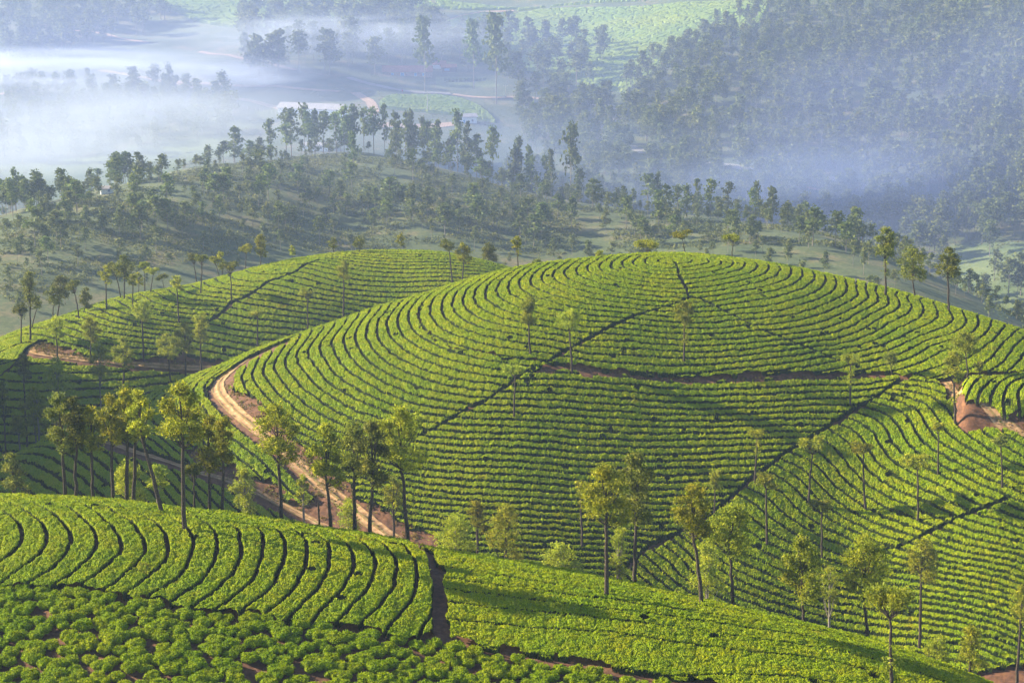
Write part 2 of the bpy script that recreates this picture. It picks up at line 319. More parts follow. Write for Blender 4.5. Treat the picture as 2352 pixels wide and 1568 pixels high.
ROWS_F = [(0,'N6',[(400,160),(470,220),(490,270),(510,350),(515,400),(500,470),(480,530),(420,640)]),
 (1,'N6',[(240,128),(340,178),(395,255),(405,330),(375,430),(300,520),(210,600)]),(2,'N6',[(170,132),(245,185),(290,270),(285,340),(240,430),(170,510),(100,590)]),
 (3,'N6',[(50,118),(150,178),(178,240),(165,340),(120,430),(30,520)]),(4,'N6',[(-60,105),(30,150),(60,230),(40,330),(0,400),(-100,500)]),
 (5,'N7',[(1100,60),(1230,100),(1285,180),(1270,270),(1230,370),(1150,450),(1080,530)]),(6,'N7',[(1000,48),(1130,100),(1165,170),(1150,270),(1110,370),(1020,460),(940,520)]),
 (7,'N7',[(1020,85),(1047,150),(1040,250),(1000,350),(920,440),(820,510)]),(8,'N7',[(780,25),(890,65),(930,130),(915,250),(880,350),(800,420),(700,480)]),
 (9,'N7',[(640,15),(770,60),(815,120),(820,200),(790,290),(700,390),(570,470)]),(10,'N7',[(520,0),(640,50),(685,130),(690,220),(620,350),(500,430)]),
 (11,'N7',[(500,40),(545,100),(565,200),(530,280),(450,360),(340,420)]),(12,'N7',[(370,60),(420,120),(435,190),(400,270),(300,360)]),
 (13,'N7',[(230,30),(290,90),(320,180),(280,270),(180,350)]),(14,'N7',[(120,50),(180,120),(190,200),(150,250),(50,320)]),
 (15,'BL',[(420,495),(520,560),(585,650),(580,740),(500,830),(390,910)]),(16,'BL',[(240,490),(360,560),(425,640),(410,740),(330,860),(180,940)]),
 (17,'BL',[(60,470),(200,530),(280,620),(280,720),(220,810),(60,900)]),(18,'BL',[(-80,480),(60,520),(130,600),(140,680),(60,780),(-100,850)]),
 (20,'BL',[(-280,560),(-170,650),(-250,780)]),(8,'N4',[(1000,668)]),(11,'N4',[(850,678),(640,645)]),(14,'N4',[(560,640),(400,610)])]
ROWS_G = [(0,'P',[(1028,1416),(1121,1422),(1234,1434),(1309,1435),(1421,1446),(1568,1465),(1778,1491),(1943,1517),(2055,1555)]),
 (-1,'P',[(1028,1461),(1095,1472),(1159,1483),(1208,1495),(1346,1516),(1421,1529),(1568,1552)]),
 (1,'P',[(1015,1375),(1100,1385),(1250,1402),(1500,1427),(1800,1470)]),(2,'P',[(1014,1345),(1160,1363),(1400,1393),(1700,1435)]),
 (3,'P',[(1030,1322),(1200,1345),(1450,1378),(1700,1412)]),(4,'P',[(1050,1300),(1250,1332),(1500,1368)]),(5,'P',[(1060,1282),(1250,1312),(1450,1345)])]
ROWS_N = [(1,'M3',[(2050,800),(1900,880),(1850,940)]),(2,'M3',[(2200,790),(2030,870),(1940,960),(1920,1010)]),
 (3,'M3',[(2320,785),(2150,850),(2050,950),(2030,1020),(2035,1090)]),(4,'M3',[(2400,800),(2240,850),(2160,940),(2140,1010),(2170,1090),(2230,1160)]),
 (5,'M3',[(2480,820),(2352,850),(2280,910),(2260,980),(2300,1080),(2352,1120)]),(7,'M3',[(2600,900),(2500,1000)])]
PATH_A = cv('M1',[(1500,1060),(1760,910),(2000,780),(2240,665)]) + cv('M2',[(0,620),(190,570),(350,520),(460,465)])
PATH_K = cv('M2',[(320,150),(350,210),(355,260),(400,340),(430,400),(430,430),(460,463),(580,490),(700,555),(850,630),(960,690),(1130,775),(1290,830),(1440,890),(1640,970),(1800,1040)])
PATH_C = cv('M3',[(1310,798),(1130,885),(1000,985),(850,1078),(700,1170),(550,1270),(400,1360),(200,1480),(100,1540)]) + \
         cv('N1',[(1250,450),(1100,550),(960,670),(830,790),(700,900)]) + [(1600,1200),(1519,1239),(1480,1260),(1440,1300)]
PATH_B = cv('M1',[(1340,1140),(1210,1205),(1140,1280),(1020,1350),(930,1420)]) + [(1085,930),(1040,955),(990,985)]
PATH_N = cv('N2',[(1270,335),(1130,390),(1000,440),(880,500),(740,570),(610,615)])
PATH_E = [(735,595),(700,606)] + cv('M4',[(1350,40),(1190,100),(1090,130),(980,215),(860,285),(760,320),(690,400),(600,460),(500,535),(420,620),(330,740)])
PATH_F = cv('P',[(950,1241),(959,1248),(990,1272),(999,1294),(1006,1329),(1008,1360),(1003,1400),(1008,1438),(1016,1465)])
ROAD_L = cv('M4',[(1100,745),(1000,790),(900,840),(800,915),(680,1005),(625,1080),(640,1160),(720,1250),(800,1330),(900,1415),(990,1490)]) + \
         cv('N5',[(320,312),(400,380),(450,430),(520,490),(600,560),(690,620),(800,705),(900,780),(1000,850)])
ROAD_R = cv('M3',[(1640,860),(1700,960),(1780,1040),(1860,1120),(1960,1180),(2060,1240),(2180,1290),(2352,1345),(2500,1400)])
ROAD_LOW = cv('N4',[(560,300),(640,325),(700,350),(810,380),(940,420),(1060,462),(1200,512)]) + cv('N5',[(120,530),(200,562),(300,612),(420,662),(540,732),(640,790)])
ROAD_W = cv('N3',[(215,392),(170,415),(150,440),(200,455),(330,470),(480,490),(700,512),(900,522),(1060,530),(1190,538),(1400,550)])
# outlines of the hedge fields
SUM_K = cv('M2',[(320,150),(355,260),(430,410),(460,463)])
TERR_UP = cv('M2',[(0,1165),(300,1190),(600,1200),(900,1190),(1200,1170),(1500,1150),(1800,1165)])
POLY_A1 = [(1040,560),(1057,640)] + cv('M1',[(600,355),(500,395),(430,440),(370,500),(330,570),(318,640),(335,710),(400,780),(500,840),(620,895),(750,930),(900,970),(1100,1015),(1300,1035),(1500,1050)]) + PATH_A[1:] + [(1585,678)] + SUM_K[::-1] + [(1550,540)]
POLY_A2 = [(1585,679)] + PATH_A[::-1][1:] + [(1265,829)] + cv('M1',[(1800,1100),(2100,1140)]) + TERR_UP + cv('M2',[(1950,1160),(1850,1060)]) + PATH_K[::-1][:9]
POLY_A3 = SUM_K + PATH_K[6:] + cv('M2',[(1850,1060),(1950,1160)]) + cv('M3',[(1030,750),(1250,765),(1400,800),(1580,830)]) + [(2204,866),(2226,858),(2264,855),(2352,852),(2560,850),(2700,900),(2700,600),(2100,500),(1550,540)]
TERR_LO = cv('M1',[(1510,1085),(1380,1120),(1600,1135),(1900,1180),(2352,1205)]) + cv('M2',[(300,1245),(700,1246),(1000,1240),(1200,1225),(1550,1225),(1680,1235),(1800,1210),(2100,1185)]) + cv('M3',[(1200,785),(1310,800)])
POLY_B = [(1040,560),(1057,640)] + cv('M1',[(600,355),(500,395),(430,440),(370,500),(322,570),(305,640),(320,710),(390,785),(490,850),(610,905),(750,945),(900,985),(1100,1030),(1300,1050)]) + [(1257,828)] + TERR_LO + PATH_C[1:] + \
 [(1400,1350),(1050,1310),(1002,1250),(971,1212),(906,1184),(866,1162),(822,1131),(760,1070),(717,1030),(687,1009),(650,985),(630,972),(618,955),(593,927),(573,907),(556,900),(536,885),(536,862),(552,842),(577,824),(622,803),(668,781),(690,763),(690,700)]
POLY_L = [(690,700),(690,762),(662,775),(618,793),(560,824),(520,848),(497,866),(486,885),(487,905),(503,928),(516,942),(545,968),(580,994),(620,1024),(662,1055),(690,1080),(741,1128),(715,1146),(684,1155),(656,1137),(599,1098),(534,1072),(470,1040),(400,1014),(380,1019),(350,994),(300,990),(200,1040),(100,1100),(100,900),(343,820)]
POLY_C = [(1430,1310)] + PATH_C[::-1][1:] + cv('M3',[(1350,800),(1500,830),(1540,850),(1600,890),(1640,960),(1700,1020),(1760,1085),(1850,1185),(2000,1238),(2120,1280),(2352,1345),(2500,1400)]) + [(2600,1050),(2600,1700),(1380,1700)]
POLY_N = [(2204,872)] + cv('M3',[(1800,930),(1850,1000),(1930,1090),(2050,1120),(2150,1180),(2240,1200),(2352,1245),(2500,1320)]) + [(2700,1000),(2700,700),(2190,800)]
_dl = [(94,781),(144,800),(210,817),(306,822),(400,823)]
POLY_D = [(-300,700),(-300,960),(0,862),(30,835),(55,812),(70,798)] + _dl + PATH_E[::-1][:] + [(760,530)]
POLY_E = [(760,530)] + PATH_E + [(425,822),(464,823),(521,825),(700,830),(1500,830),(1500,500)]
POLY_K = [(-300,960),(0,864),(32,838),(57,815),(100,818),(144,823),(197,828),(306,842),(394,847),(464,853),(700,870),(700,1300),(-300,1300)]
POLY_F = [(-500,1040),(950,1180),(959,1248),(985,1272),(994,1296),(1002,1330),(1004,1352),(998,1384),(998,1405),(1000,1436),(981,1452),(928,1452),(828,1438),(778,1425),(668,1412),(563,1399),(500,1394),(441,1387),(345,1370),(270,1362),(200,1350),(100,1343),(0,1338),(-500,1320)]
POLY_G = [(950,1180),(965,1246),(996,1272),(1006,1296),(1015,1330),(1017,1352),(1012,1384),(1018,1408),(1028,1416),(1032,1458),(1095,1471),(1159,1482),(1208,1494),(1346,1515),(1421,1528),(1568,1550),(1640,1564),(1800,1600),(2100,1700),(2700,1900),(2700,1500),(2352,1500),(1176,1180)]

# ------------------------------------------------------------------ mesh and material helpers
def link(o, parent=None):
    sc.collection.objects.link(o)
    if parent is not None: o.parent = parent
    return o
def tag(o, label=None, cat=None, group=None, kind=None):
    if label: o["label"] = label
    if cat: o["category"] = cat
    if group: o["group"] = group
    if kind: o["kind"] = kind
    return o
def mesh(name, V, Fq, mats, fm=None, smooth=False, attr=None):
    """V (n,3); Fq list of face arrays with the same corner count, or one array"""
    me = bpy.data.meshes.new(name); V = np.asarray(V, np.float32)
    Fs = Fq if isinstance(Fq, list) else [Fq]
    Fs = [np.asarray(f, np.int32) for f in Fs if len(f)]
    me.vertices.add(len(V)); me.vertices.foreach_set("co", V.ravel())
    tot = sum(f.size for f in Fs); nf = sum(len(f) for f in Fs)
    me.loops.add(tot); me.loops.foreach_set("vertex_index", np.concatenate([f.ravel() for f in Fs]))
    me.polygons.add(nf); st = np.concatenate([np.full(len(f), f.shape[1]) for f in Fs])
    me.polygons.foreach_set("loop_start", np.concatenate([[0], np.cumsum(st)[:-1]]).astype(np.int32))
    for m in (mats if isinstance(mats, (list, tuple)) else [mats]): me.materials.append(m)
    if fm is not None: me.polygons.foreach_set("material_index", np.asarray(fm, np.int32))
    me.polygons.foreach_set("use_smooth", np.full(nf, bool(smooth)))
    if attr:
        for k, v in attr.items():
            at = me.attributes.new(k, 'FLOAT', 'POINT'); at.data.foreach_set("value", np.asarray(v, np.float32))
    me.update(calc_edges=True)
    return me
def ob(name, me, parent=None, loc=None, rz=0):
    o = bpy.data.objects.new(name, me); link(o, parent)
    if loc is not None: o.location = loc
    o.rotation_euler[2] = rz
    return o
class NT:
    def __init__(s, name):
        s.m = bpy.data.materials.new(name); s.m.use_nodes = True; s.t = s.m.node_tree; s.t.nodes.clear()
        s.out = s.t.nodes.new("ShaderNodeOutputMaterial")
    def n(s, k, **kw):
        x = s.t.nodes.new("ShaderNode" + k)
        for a, b in kw.items():
            if a in ('i',):
                for p, q in b.items(): x.inputs[p].default_value = q
            else: setattr(x, a, b)
        return x
    def l(s, a, b): s.t.links.new(a, b)
    def noise(s, scale, detail=3, rough=.6, vec=None):
        x = s.n("TexNoise", i={"Scale": scale, "Detail": detail, "Roughness": rough})
        if vec is None:
            if not hasattr(s, 'geo'): s.geo = s.n("NewGeometry")
            vec = s.geo.outputs["Position"]
        s.l(vec, x.inputs["Vector"]); return x.outputs["Fac"]
    def ramp(s, fac, stops, interp='LINEAR'):
        r = s.n("ValToRGB"); r.color_ramp.interpolation = interp; e = r.color_ramp.elements
        while len(e) < len(stops): e.new(0.5)
        for q, (p, c) in zip(e, stops): q.position = p; q.color = (*c, 1)
        s.l(fac, r.inputs[0]); return r.outputs[0]
    def mix(s, fac, a, b, mode='MIX'):
        x = s.n("Mix", data_type='RGBA', blend_type=mode)
        for inp, v in ((x.inputs[0], fac), (x.inputs[6], a), (x.inputs[7], b)):
            if isinstance(v, (int, float)): inp.default_value = v
            elif isinstance(v, tuple): inp.default_value = (*v, 1)
            else: s.l(v, inp)
        return x.outputs[2]
def leafy(name, stops, s1=7.0, s2=.35, tr=.35, rough=.55, objvar=False, tint=None):
    """foliage: colour breaks up leaf by leaf and in soft patches; thin leaves pass some light"""
    m = NT(name); c = m.ramp(m.noise(s1, 4, .75), stops)
    big = m.noise(s2, 3, .6)
    c = m.mix(m.ramp(big, [(.35, (0, 0, 0)), (.68, (1, 1, 1))]), c, m.mix(1.0, c, tint or (1.25, 1.05, .7), 'MULTIPLY'))
    if objvar:
        oi = m.n("ObjectInfo"); hsv = m.n("HueSaturation")
        mr = m.n("MapRange", i={"To Min": .487, "To Max": .508}); m.l(oi.outputs["Random"], mr.inputs["Value"])
        mv = m.n("MapRange", i={"To Min": .7, "To Max": 1.3}); m.l(oi.outputs["Random"], mv.inputs["Value"])
        m.l(mr.outputs[0], hsv.inputs["Hue"]); m.l(mv.outputs[0], hsv.inputs["Value"]); m.l(c, hsv.inputs["Color"]); c = hsv.outputs[0]
    d = m.n("BsdfPrincipled", i={"Roughness": rough}); d.inputs["Specular IOR Level"].default_value = .08
    t = m.n("BsdfTranslucent"); m.l(c, d.inputs["Base Color"]); m.l(c, t.inputs["Color"])
    mx = m.n("MixShader", i={0: tr}); m.l(d.outputs[0], mx.inputs[1]); m.l(t.outputs[0], mx.inputs[2]); m.l(mx.outputs[0], m.out.inputs[0])
    return m.m
def matte(name, stops, s1=3.0, rough=.9, bump=0, s2=None):
    m = NT(name); f = m.noise(s1, 5, .7); c = m.ramp(f, stops)
    d = m.n("BsdfPrincipled", i={"Roughness": rough}); d.inputs["Specular IOR Level"].default_value = .2
    m.l(c, d.inputs["Base Color"])
    if bump:
        b = m.n("Bump", i={"Strength": bump, "Distance": .1}); m.l(f, b.inputs["Height"]); m.l(b.outputs[0], d.inputs["Normal"])
    m.l(d.outputs[0], m.out.inputs[0]); return m.m
def tea_mat(name, stops, s1, patch=True):
    m = NT(name); c = m.ramp(m.noise(s1, 5, .8), stops)
    c = m.mix(m.ramp(m.noise(.11, 3, .6), [(.38, (0, 0, 0)), (.66, (1, 1, 1))]), c, m.mix(1.0, c, (.72, .86, .9), 'MULTIPLY'))
    c = m.mix(m.ramp(m.noise(.9, 2, .6), [(.42, (0, 0, 0)), (.70, (1, 1, 1))]), c, m.mix(1.0, c, (1.28, 1.05, .6), 'MULTIPLY'))
    if patch: c = m.mix(m.ramp(m.noise(.21, 6, .8), [(.60, (0, 0, 0)), (.72, (.6, .6, .6))]), c, (.30, .17, .02))
    d = m.n("BsdfPrincipled", i={"Roughness": .65}); d.inputs["Specular IOR Level"].default_value = .08
    t = m.n("BsdfTranslucent"); m.l(c, d.inputs["Base Color"]); m.l(c, t.inputs["Color"])
    mx = m.n("MixShader", i={0: .35}); m.l(d.outputs[0], mx.inputs[1]); m.l(t.outputs[0], mx.inputs[2]); m.l(mx.outputs[0], m.out.inputs[0])
    return m.m
TEA = tea_mat("tea_flush", [(.28, (.032, .066, .001)), (.42, (.150, .230, .001)), (.56, (.350, .410, .002)), (.74, (.680, .680, .004))], 9.5)
TEA_OLD_SHADE = tea_mat("tea_old_leaves_and_groove_shade", [(.30, (.008, .014, .003)), (.50, (.018, .032, .004)), (.72, (.050, .080, .008))], 9.5, False)  # old leaves and stems, darkened to paint shade into the grooves between hedges

# ------------------------------------------------------------------ tea hedges
HV = {}
def fit(hill, rows, lam=2e-3):
    P, V = [], []
    for k, tg, pts in rows:
        for u, v in cv(tg, pts):
            P.append(hill.W(u, v)); V.append(k)
    P = np.array(P); V = np.array(V, float)
    keep = [0]                                     # drop near-duplicates
    for i in range(1, len(P)):
        if min(np.hypot(*(P[i] - P[j])) for j in keep) > .8: keep.append(i)
    return TPS(P[keep], V[keep], lam)
ORD = lambda n: str(n) + ('th' if 10 <= n % 100 <= 20 else {1: 'st', 2: 'nd', 3: 'rd'}.get(n % 10, 'th'))
def polyW(hill, P): return np.array(hill.WW(P))
def flat_leaves(C, size):
    n = len(C); d = RNG.normal(size=(n, 3)); d[:, 2] = np.abs(d[:, 2]) * .5 + .1; d /= np.linalg.norm(d, axis=1)[:, None]
    s = np.cross(d, np.array([0, 0, 1.0]) + RNG.normal(size=(n, 3)) * .5); s /= np.linalg.norm(s, axis=1)[:, None] + 1e-9
    L = (size * (.5 + RNG.random(n)))[:, None]; W = L * .55
    V = np.stack([C - d * L * .3, C + s * W * .5 + d * L * .2, C + d * L * .7, C - s * W * .5 + d * L * .2], 1)
    return V.reshape(-1, 3), np.arange(n * 4).reshape(-1, 4)
def tea(hid, arange, yrange, da, dy, fields, cuts, leaf=(.2, .2)):
    hill = HILLS[hid]
    a0 = ray(arange[0], 1000)[0]; a1 = ray(arange[1], 1000)[0]
    av = np.arange(a0, a1, da); yv = np.arange(yrange[0], yrange[1], dy)
    A, Y = np.meshgrid(av, yv, indexing='ij')
    A0, Y0 = A, Y
    A = A + (RNG.random(A.shape) - .5) * da * .7; Y = Y + (RNG.random(Y.shape) - .5) * dy * .7
    X = A * Y; z, k = T(A, Y); X0 = A0 * Y0
    jit = (vnoise(X / 5.5, Y / 5.5, 30) - .5) * .22 + (vnoise(X / 1.6, Y / 1.6, 31) - .5) * .40 + (vnoise(X / .6, Y / .6, 32) - .5) * .22
    wide = np.full(X.shape, 99.0)
    for pts, w in cuts:
        d = pdist(X, Y, hill.WW(pts)) - w; wide = np.minimum(wide, d)
    f1, f2, cid = cells(X / 1.15, Y / 1.15, 41)
    g1, g2, gid = cells(X / .28, Y / .28, 43)
    HF = [fd.get('H', CAN) for fd in fields]
    key = np.full(X.shape, -1); H = np.zeros(X.shape)
    for fi, fd in enumerate(fields):
        m = inpoly(X + jit * 2.2, Y + jit * 3.0, polyW(hill, fd['poly'])) & (k == hid) & (key < 0)
        if not m.any(): continue
        if 'fit' in fd: phi = coarse(fd['fit'], A0, Y0, 6)
        else: phi = fd['fn'](X0, Y0, T(A0, Y0)[0])
        pa = np.gradient(phi, av, axis=0); py = np.gradient(phi, yv, axis=1)
        px = pa / Y; pyy = py - A * px; g = np.hypot(px, pyy) + 1e-4
        phi = phi + px * (X - X0) + pyy * (Y - Y0)
        phj = phi + jit * np.minimum(g, 1.2) * .55
        fl = np.floor(phj); s = phj - fl; d = np.minimum(s, 1 - s) / g
        d = np.minimum(d, wide + jit * .8)
        w0 = fd.get('w', .10)
        prof = np.clip((d - w0) / .12, 0, 1); prof = prof * prof * (3 - 2 * prof)
        h = fd.get('H', CAN) * prof * (1.04 - .16 * np.clip(f1 - .25, 0, 1) + .14 * (cid - .5)) 
        h = h - .07 * prof * np.clip((.22 - (f2 - f1)) / .22, 0, 1) + prof * .07 * (gid - .5) - prof * .07 * np.clip(g1, 0, 1)
        # a missing or poor bush here and there
        h = h * np.where((cid > .975) & (f1 < .33), .45, 1)
        H = np.where(m, h, H); key = np.where(m, fi * 1000 + 500 + fl.astype(int), key)
    H = H + (RNG.random(H.shape) - .5) * .09 * (H > .2)
    V = np.stack([X, Y, z + H], -1).reshape(-1, 3)
    ni, nj = X.shape; idx = np.arange(ni * nj).reshape(ni, nj)
    q = np.stack([idx[:-1, :-1], idx[1:, :-1], idx[1:, 1:], idx[:-1, 1:]], -1).reshape(-1, 4)
    hv = H.ravel(); kv = key.ravel()
    kk = kv[q]; ok = (hv[q].max(1) > .10) & (kk.min(1) >= 0)
    q = q[ok]; kk = kv[q]; hh = hv[q]
    fk = kk[np.arange(len(q)), hh.argmax(1)]
    o = np.argsort(fk, kind='stable'); q = q[o]; fk = fk[o]
    ks, st, cn = np.unique(fk, return_index=True, return_counts=True)
    # very short leftovers join the neighbouring hedge of the same field
    groups = []
    for a_, b_, c_ in zip(ks, st, cn):
        if c_ < 500 and groups and groups[-1][0] // 1000 == a_ // 1000: groups[-1][1].append(q[b_:b_ + c_])
        else: groups.append([int(a_), [q[b_:b_ + c_]]])
    n = {}
    for a_, qs in groups:
        fi = a_ // 1000; qq = np.concatenate(qs)
        if len(qq) < 120: continue
        n[fi] = n.get(fi, 0) + 1
    cnt = dict.fromkeys(n, 0)
    for a_, qs in groups:
        fi = a_ // 1000; qq = np.concatenate(qs)
        if len(qq) < 120: continue
        cnt[fi] += 1; num = cnt[fi] if not fields[fi].get('rev') else n[fi] + 1 - cnt[fi]
        un, inv = np.unique(qq, return_inverse=True)
        hq = hv[qq]; top = qq[(hq.min(1) > .25) & (RNG.random(len(qq)) < leaf[0])]
        c = V[top].mean(1) + RNG.normal(size=(len(top), 3)) * .03 + (0, 0, .03)
        LV, LF = flat_leaves(c, leaf[1])
        VV = np.concatenate([V[un], LV]); FF_ = np.concatenate([inv.reshape(-1, 4), LF + len(un)])
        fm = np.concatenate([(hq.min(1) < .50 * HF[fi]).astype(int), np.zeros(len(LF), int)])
        me = mesh("tea_hedge", VV, FF_, [TEA, TEA_OLD_SHADE], fm, smooth=False)
        tag(ob("tea_hedge", me), fields[fi]['label'].format(n=ORD(num)), "tea hedge", fields[fi]['group'])
    print("tea", hid, X.shape, len(q), cnt)
MIDP = dict(group="tea hedges on the big domed hill")
FA = fit(MID, ROWS_A); FB = fit(MID, ROWS_B); FC = fit(MID, ROWS_C)
ROADW = np.array(MID.WW(ROAD_L, 0.3))
def road_off(X, Y, z): return coarse_road(X, Y)
def coarse_road(X, Y):
    d = pdist(X, Y, ROADW, 60.0); return (d - 1.7) / 1.5
tea(1, (-120, 2620), (164, 272), .00033, .105, [
    dict(poly=POLY_A1, fit=FA, label="tea hedge round the left of the domed hilltop, {n} out from the summit", **MIDP),
    dict(poly=POLY_A2, fit=FA, label="tea hedge in the wedge above the brown terrace, {n} down from the summit", **MIDP),
    dict(poly=POLY_A3, fit=FA, label="tea hedge bending over the domed hill's right shoulder, {n} out from the summit", **MIDP),
    dict(poly=POLY_L, fn=road_off, label="tea hedge on the slope left of the pale dirt road, {n} from it", group="tea hedges below the dirt road"),
    dict(poly=POLY_B, fit=FB, label="long tea hedge below the brown terrace on the big hill, {n} down from the terrace", **MIDP),
    dict(poly=POLY_C, fit=FC, label="tea hedge sweeping down right of the slanting footpath, {n} from its top", **MIDP)],
    [(PATH_A, .09), (PATH_K, .02), (PATH_C, .10), (PATH_B, .02), (PATH_N, .02), (ROAD_L, 1.25)])
FD = fit(LEFT, ROWS_D); FE = fit(LEFT, ROWS_E)
tea(2, (-60, 1300), (246, 345), .00042, .13, [
    dict(poly=POLY_D, fit=FD, label="far left hill's tea hedge left of the slanting gully, {n} up from the track", group="tea hedges on the far left hill"),
    dict(poly=POLY_E, fit=FE, label="far left hill's tea hedge right of the slanting gully, {n} up from the track", group="tea hedges on the far left hill"),
    dict(poly=POLY_K, fn=lambda X, Y, z: (z - 40) / .95 + .02 * X, rev=True, label="shaded tea hedge in the left valley, {n} down from the brown track", group="shaded tea hedges in the left valley")],
    [(PATH_E, .14), (ROAD_W, .9)])
tea(3, (-60, 1000), (172, 222), .00044, .12, [
    dict(poly=[(-500,900),(1300,900),(1300,1700),(-500,1700)], fn=lambda X, Y, z: (X * .80 + Y * .60) / 1.5, label="shaded tea hedge on the low knoll behind the front trees, {n} from its left", group="shaded tea hedges on the low knoll")],
    [(ROAD_LOW, 1.1)])
tea(4, (2150, 2660), (190, 232), .00040, .12, [
    dict(poly=POLY_N, fit=fit(NOSE, ROWS_N), label="curved tea hedge on the rise right of the dirt road, {n} from the road", group="tea hedges on the small right rise")], [])
FF = fit(FRONT, ROWS_F); FG = fit(FRONT, ROWS_G)
tea(0, (-420, 2700), (97, 140), .00036, .048, [
    dict(poly=POLY_F, fit=FF, label="broad tea hedge arching over the front hill, {n} left of the brown footpath", group="tea hedges on the front hill", w=.08, H=.65),
    dict(poly=POLY_G, fit=FG, label="dense front hill tea hedge right of the footpath, {n} up from the loose bushes", group="tea hedges on the front hill", w=.03, H=.5)],
    [(PATH_F, .22)], leaf=(.14, .12))

# ------------------------------------------------------------------ ground
def ground():
    yv = np.concatenate([np.arange(55, 96, 1.0), np.arange(96, 140, .25), np.arange(140, 166, .8), np.arange(166, 236, .3), np.arange(236, 345, .6),
                         np.arange(345, 760, 2.2), np.arange(760, 1400, 4.5), np.arange(1400, 3400, 40)])
    av = np.concatenate([np.linspace(-1.25, -.37, 130), np.linspace(-.365, .365, 760), np.linspace(.37, 1.25, 130)])
    A, Y = np.meshgrid(av, yv, indexing='ij'); z, k = T(A, Y); X = A * Y
    z = z + np.where(k < 5, (vnoise(X / .9, Y / .9, 51) - .5) * .12 + (vnoise(X / .35, Y / .35, 52) - .5) * .07, 0)
    V = np.stack([X, Y, z], -1).reshape(-1, 3); ni, nj = X.shape; idx = np.arange(ni * nj).reshape(ni, nj)
    q = np.stack([idx[:-1, :-1], idx[1:, :-1], idx[1:, 1:], idx[:-1, 1:]], -1).reshape(-1, 4)
    m = NT("soil_and_scrub")
    soil = m.ramp(m.noise(1.3, 6, .75), [(.30, (.040, .018, .009)), (.50, (.110, .044, .020)), (.72, (.22, .10, .045))])
    scrub = m.ramp(m.noise(.05, 6, .75), [(.34, (.035, .060, .016)), (.52, (.075, .095, .026)), (.68, (.19, .135, .065))])
    scrub = m.mix(m.ramp(m.noise(.7, 5, .8), [(.42, (0, 0, 0)), (.58, (1, 1, 1))]), scrub, m.mix(1.0, scrub, (.55, .62, .55), 'MULTIPLY'))
    at = m.n("Attribute", attribute_name="far"); c = m.mix(at.outputs["Fac"], soil, scrub)
    gr = m.n("Attribute", attribute_name="grass"); gc = m.ramp(m.noise(.08, 5, .7), [(.35, (.06, .10, .025)), (.65, (.14, .17, .05))])
    c = m.mix(gr.outputs["Fac"], c, gc)
    d = m.n("BsdfPrincipled", i={"Roughness": .95}); m.l(c, d.inputs["Base Color"]); m.l(d.outputs[0], m.out.inputs[0])
    grass = np.zeros(X.shape)
    for P in ([(2180,560),(2400,560),(2400,760),(2300,740),(2200,660)], [(0,395),(400,395),(420,372),(560,350),(500,320),(300,340),(0,380)], [(1000,175),(1110,178),(1150,200),(1000,200)]):
        W = []
        for u, v in P:
            h = hit(u, v)
            W.append((h[0], h[1]))
        grass = np.maximum(grass, inpoly(X, Y, W) * 1.0)
    grass = np.maximum(grass, np.where((k != 6) & (k != 5), np.clip((np.abs(A) - .335) / .03, 0, 1), 0)); grass = np.where(k == 7, .7, grass)
    me = mesh("ground", V, q, m.m, smooth=True, attr={"far": ((k.ravel() >= 5)) * 1.0, "grass": grass.ravel()})
    tag(ob("ground", me), kind="structure")
ground()

# ------------------------------------------------------------------ trees
def tube(P, R, n=6):
    P = np.array(P, float); R = np.array(R, float); k = len(P); V = []
    t = np.gradient(P, axis=0); t /= np.linalg.norm(t, axis=1)[:, None] + 1e-9
    for i in range(k):
        a = np.cross(t[i], (0.13, 1, 0.07)); a /= np.linalg.norm(a) + 1e-9; b = np.cross(t[i], a)
        for j in range(n):
            w = 2 * math.pi * j / n; V.append(P[i] + R[i] * (a * math.cos(w) + b * math.sin(w)))
    Fq = [[i*n+j, i*n+(j+1) % n, (i+1)*n+(j+1) % n, (i+1)*n+j] for i in range(k-1) for j in range(n)]
    return np.array(V), np.array(Fq)
def join(parts):
    V, Fq, o = [], [], 0
    for v, f in parts: V.append(v); Fq.append(f + o); o += len(v)
    return np.concatenate(V), np.concatenate(Fq)
def leaves(C, size, rg, long=2.0, droop=.3, ctr=None):
    """one pointed, slightly folded leaf-cluster quad per centre"""
    n = len(C); d = rg.normal(size=(n, 3)); d[:, 2] = d[:, 2] * .6 - droop * .3
    if ctr is not None:
        q = C - ctr; q /= np.linalg.norm(q, axis=1)[:, None] + 1e-9; d = d * .8 + q * .5 + (0, 0, .2)
    d /= np.linalg.norm(d, axis=1)[:, None]
    s = np.cross(d, rg.normal(size=(n, 3))); s /= np.linalg.norm(s, axis=1)[:, None] + 1e-9
    L = (size * (.6 + .8 * rg.random(n)))[:, None]; W = L / long
    V = np.stack([C - d * L * .5, C + s * W * .5 - d * L * .05, C + d * L * .5, C - s * W * .5 + d * L * .05], 1)
    return V.reshape(-1, 3), np.arange(n * 4).reshape(-1, 4)
BARK = matte("dark_bark", [(.3, (.022, .016, .012)), (.55, (.05, .037, .028)), (.72, (.20, .17, .14))], 9.0)
PBARK = matte("pale_bark", [(.3, (.10, .085, .07)), (.6, (.24, .21, .18)), (.8, (.40, .36, .31))], 4.0)
OAK = leafy("silver_oak_leaves", [(.32, (.045, .075, .008)), (.5, (.190, .225, .015)), (.66, (.500, .500, .045))], 1.8, .7, .45, objvar=True, tint=(1.3, 1.1, .7))
OAKP = leafy("pale_oak_leaves", [(.32, (.07, .11, .010)), (.5, (.22, .28, .020)), (.68, (.50, .54, .07))], 1.8, .5, .45, objvar=True)
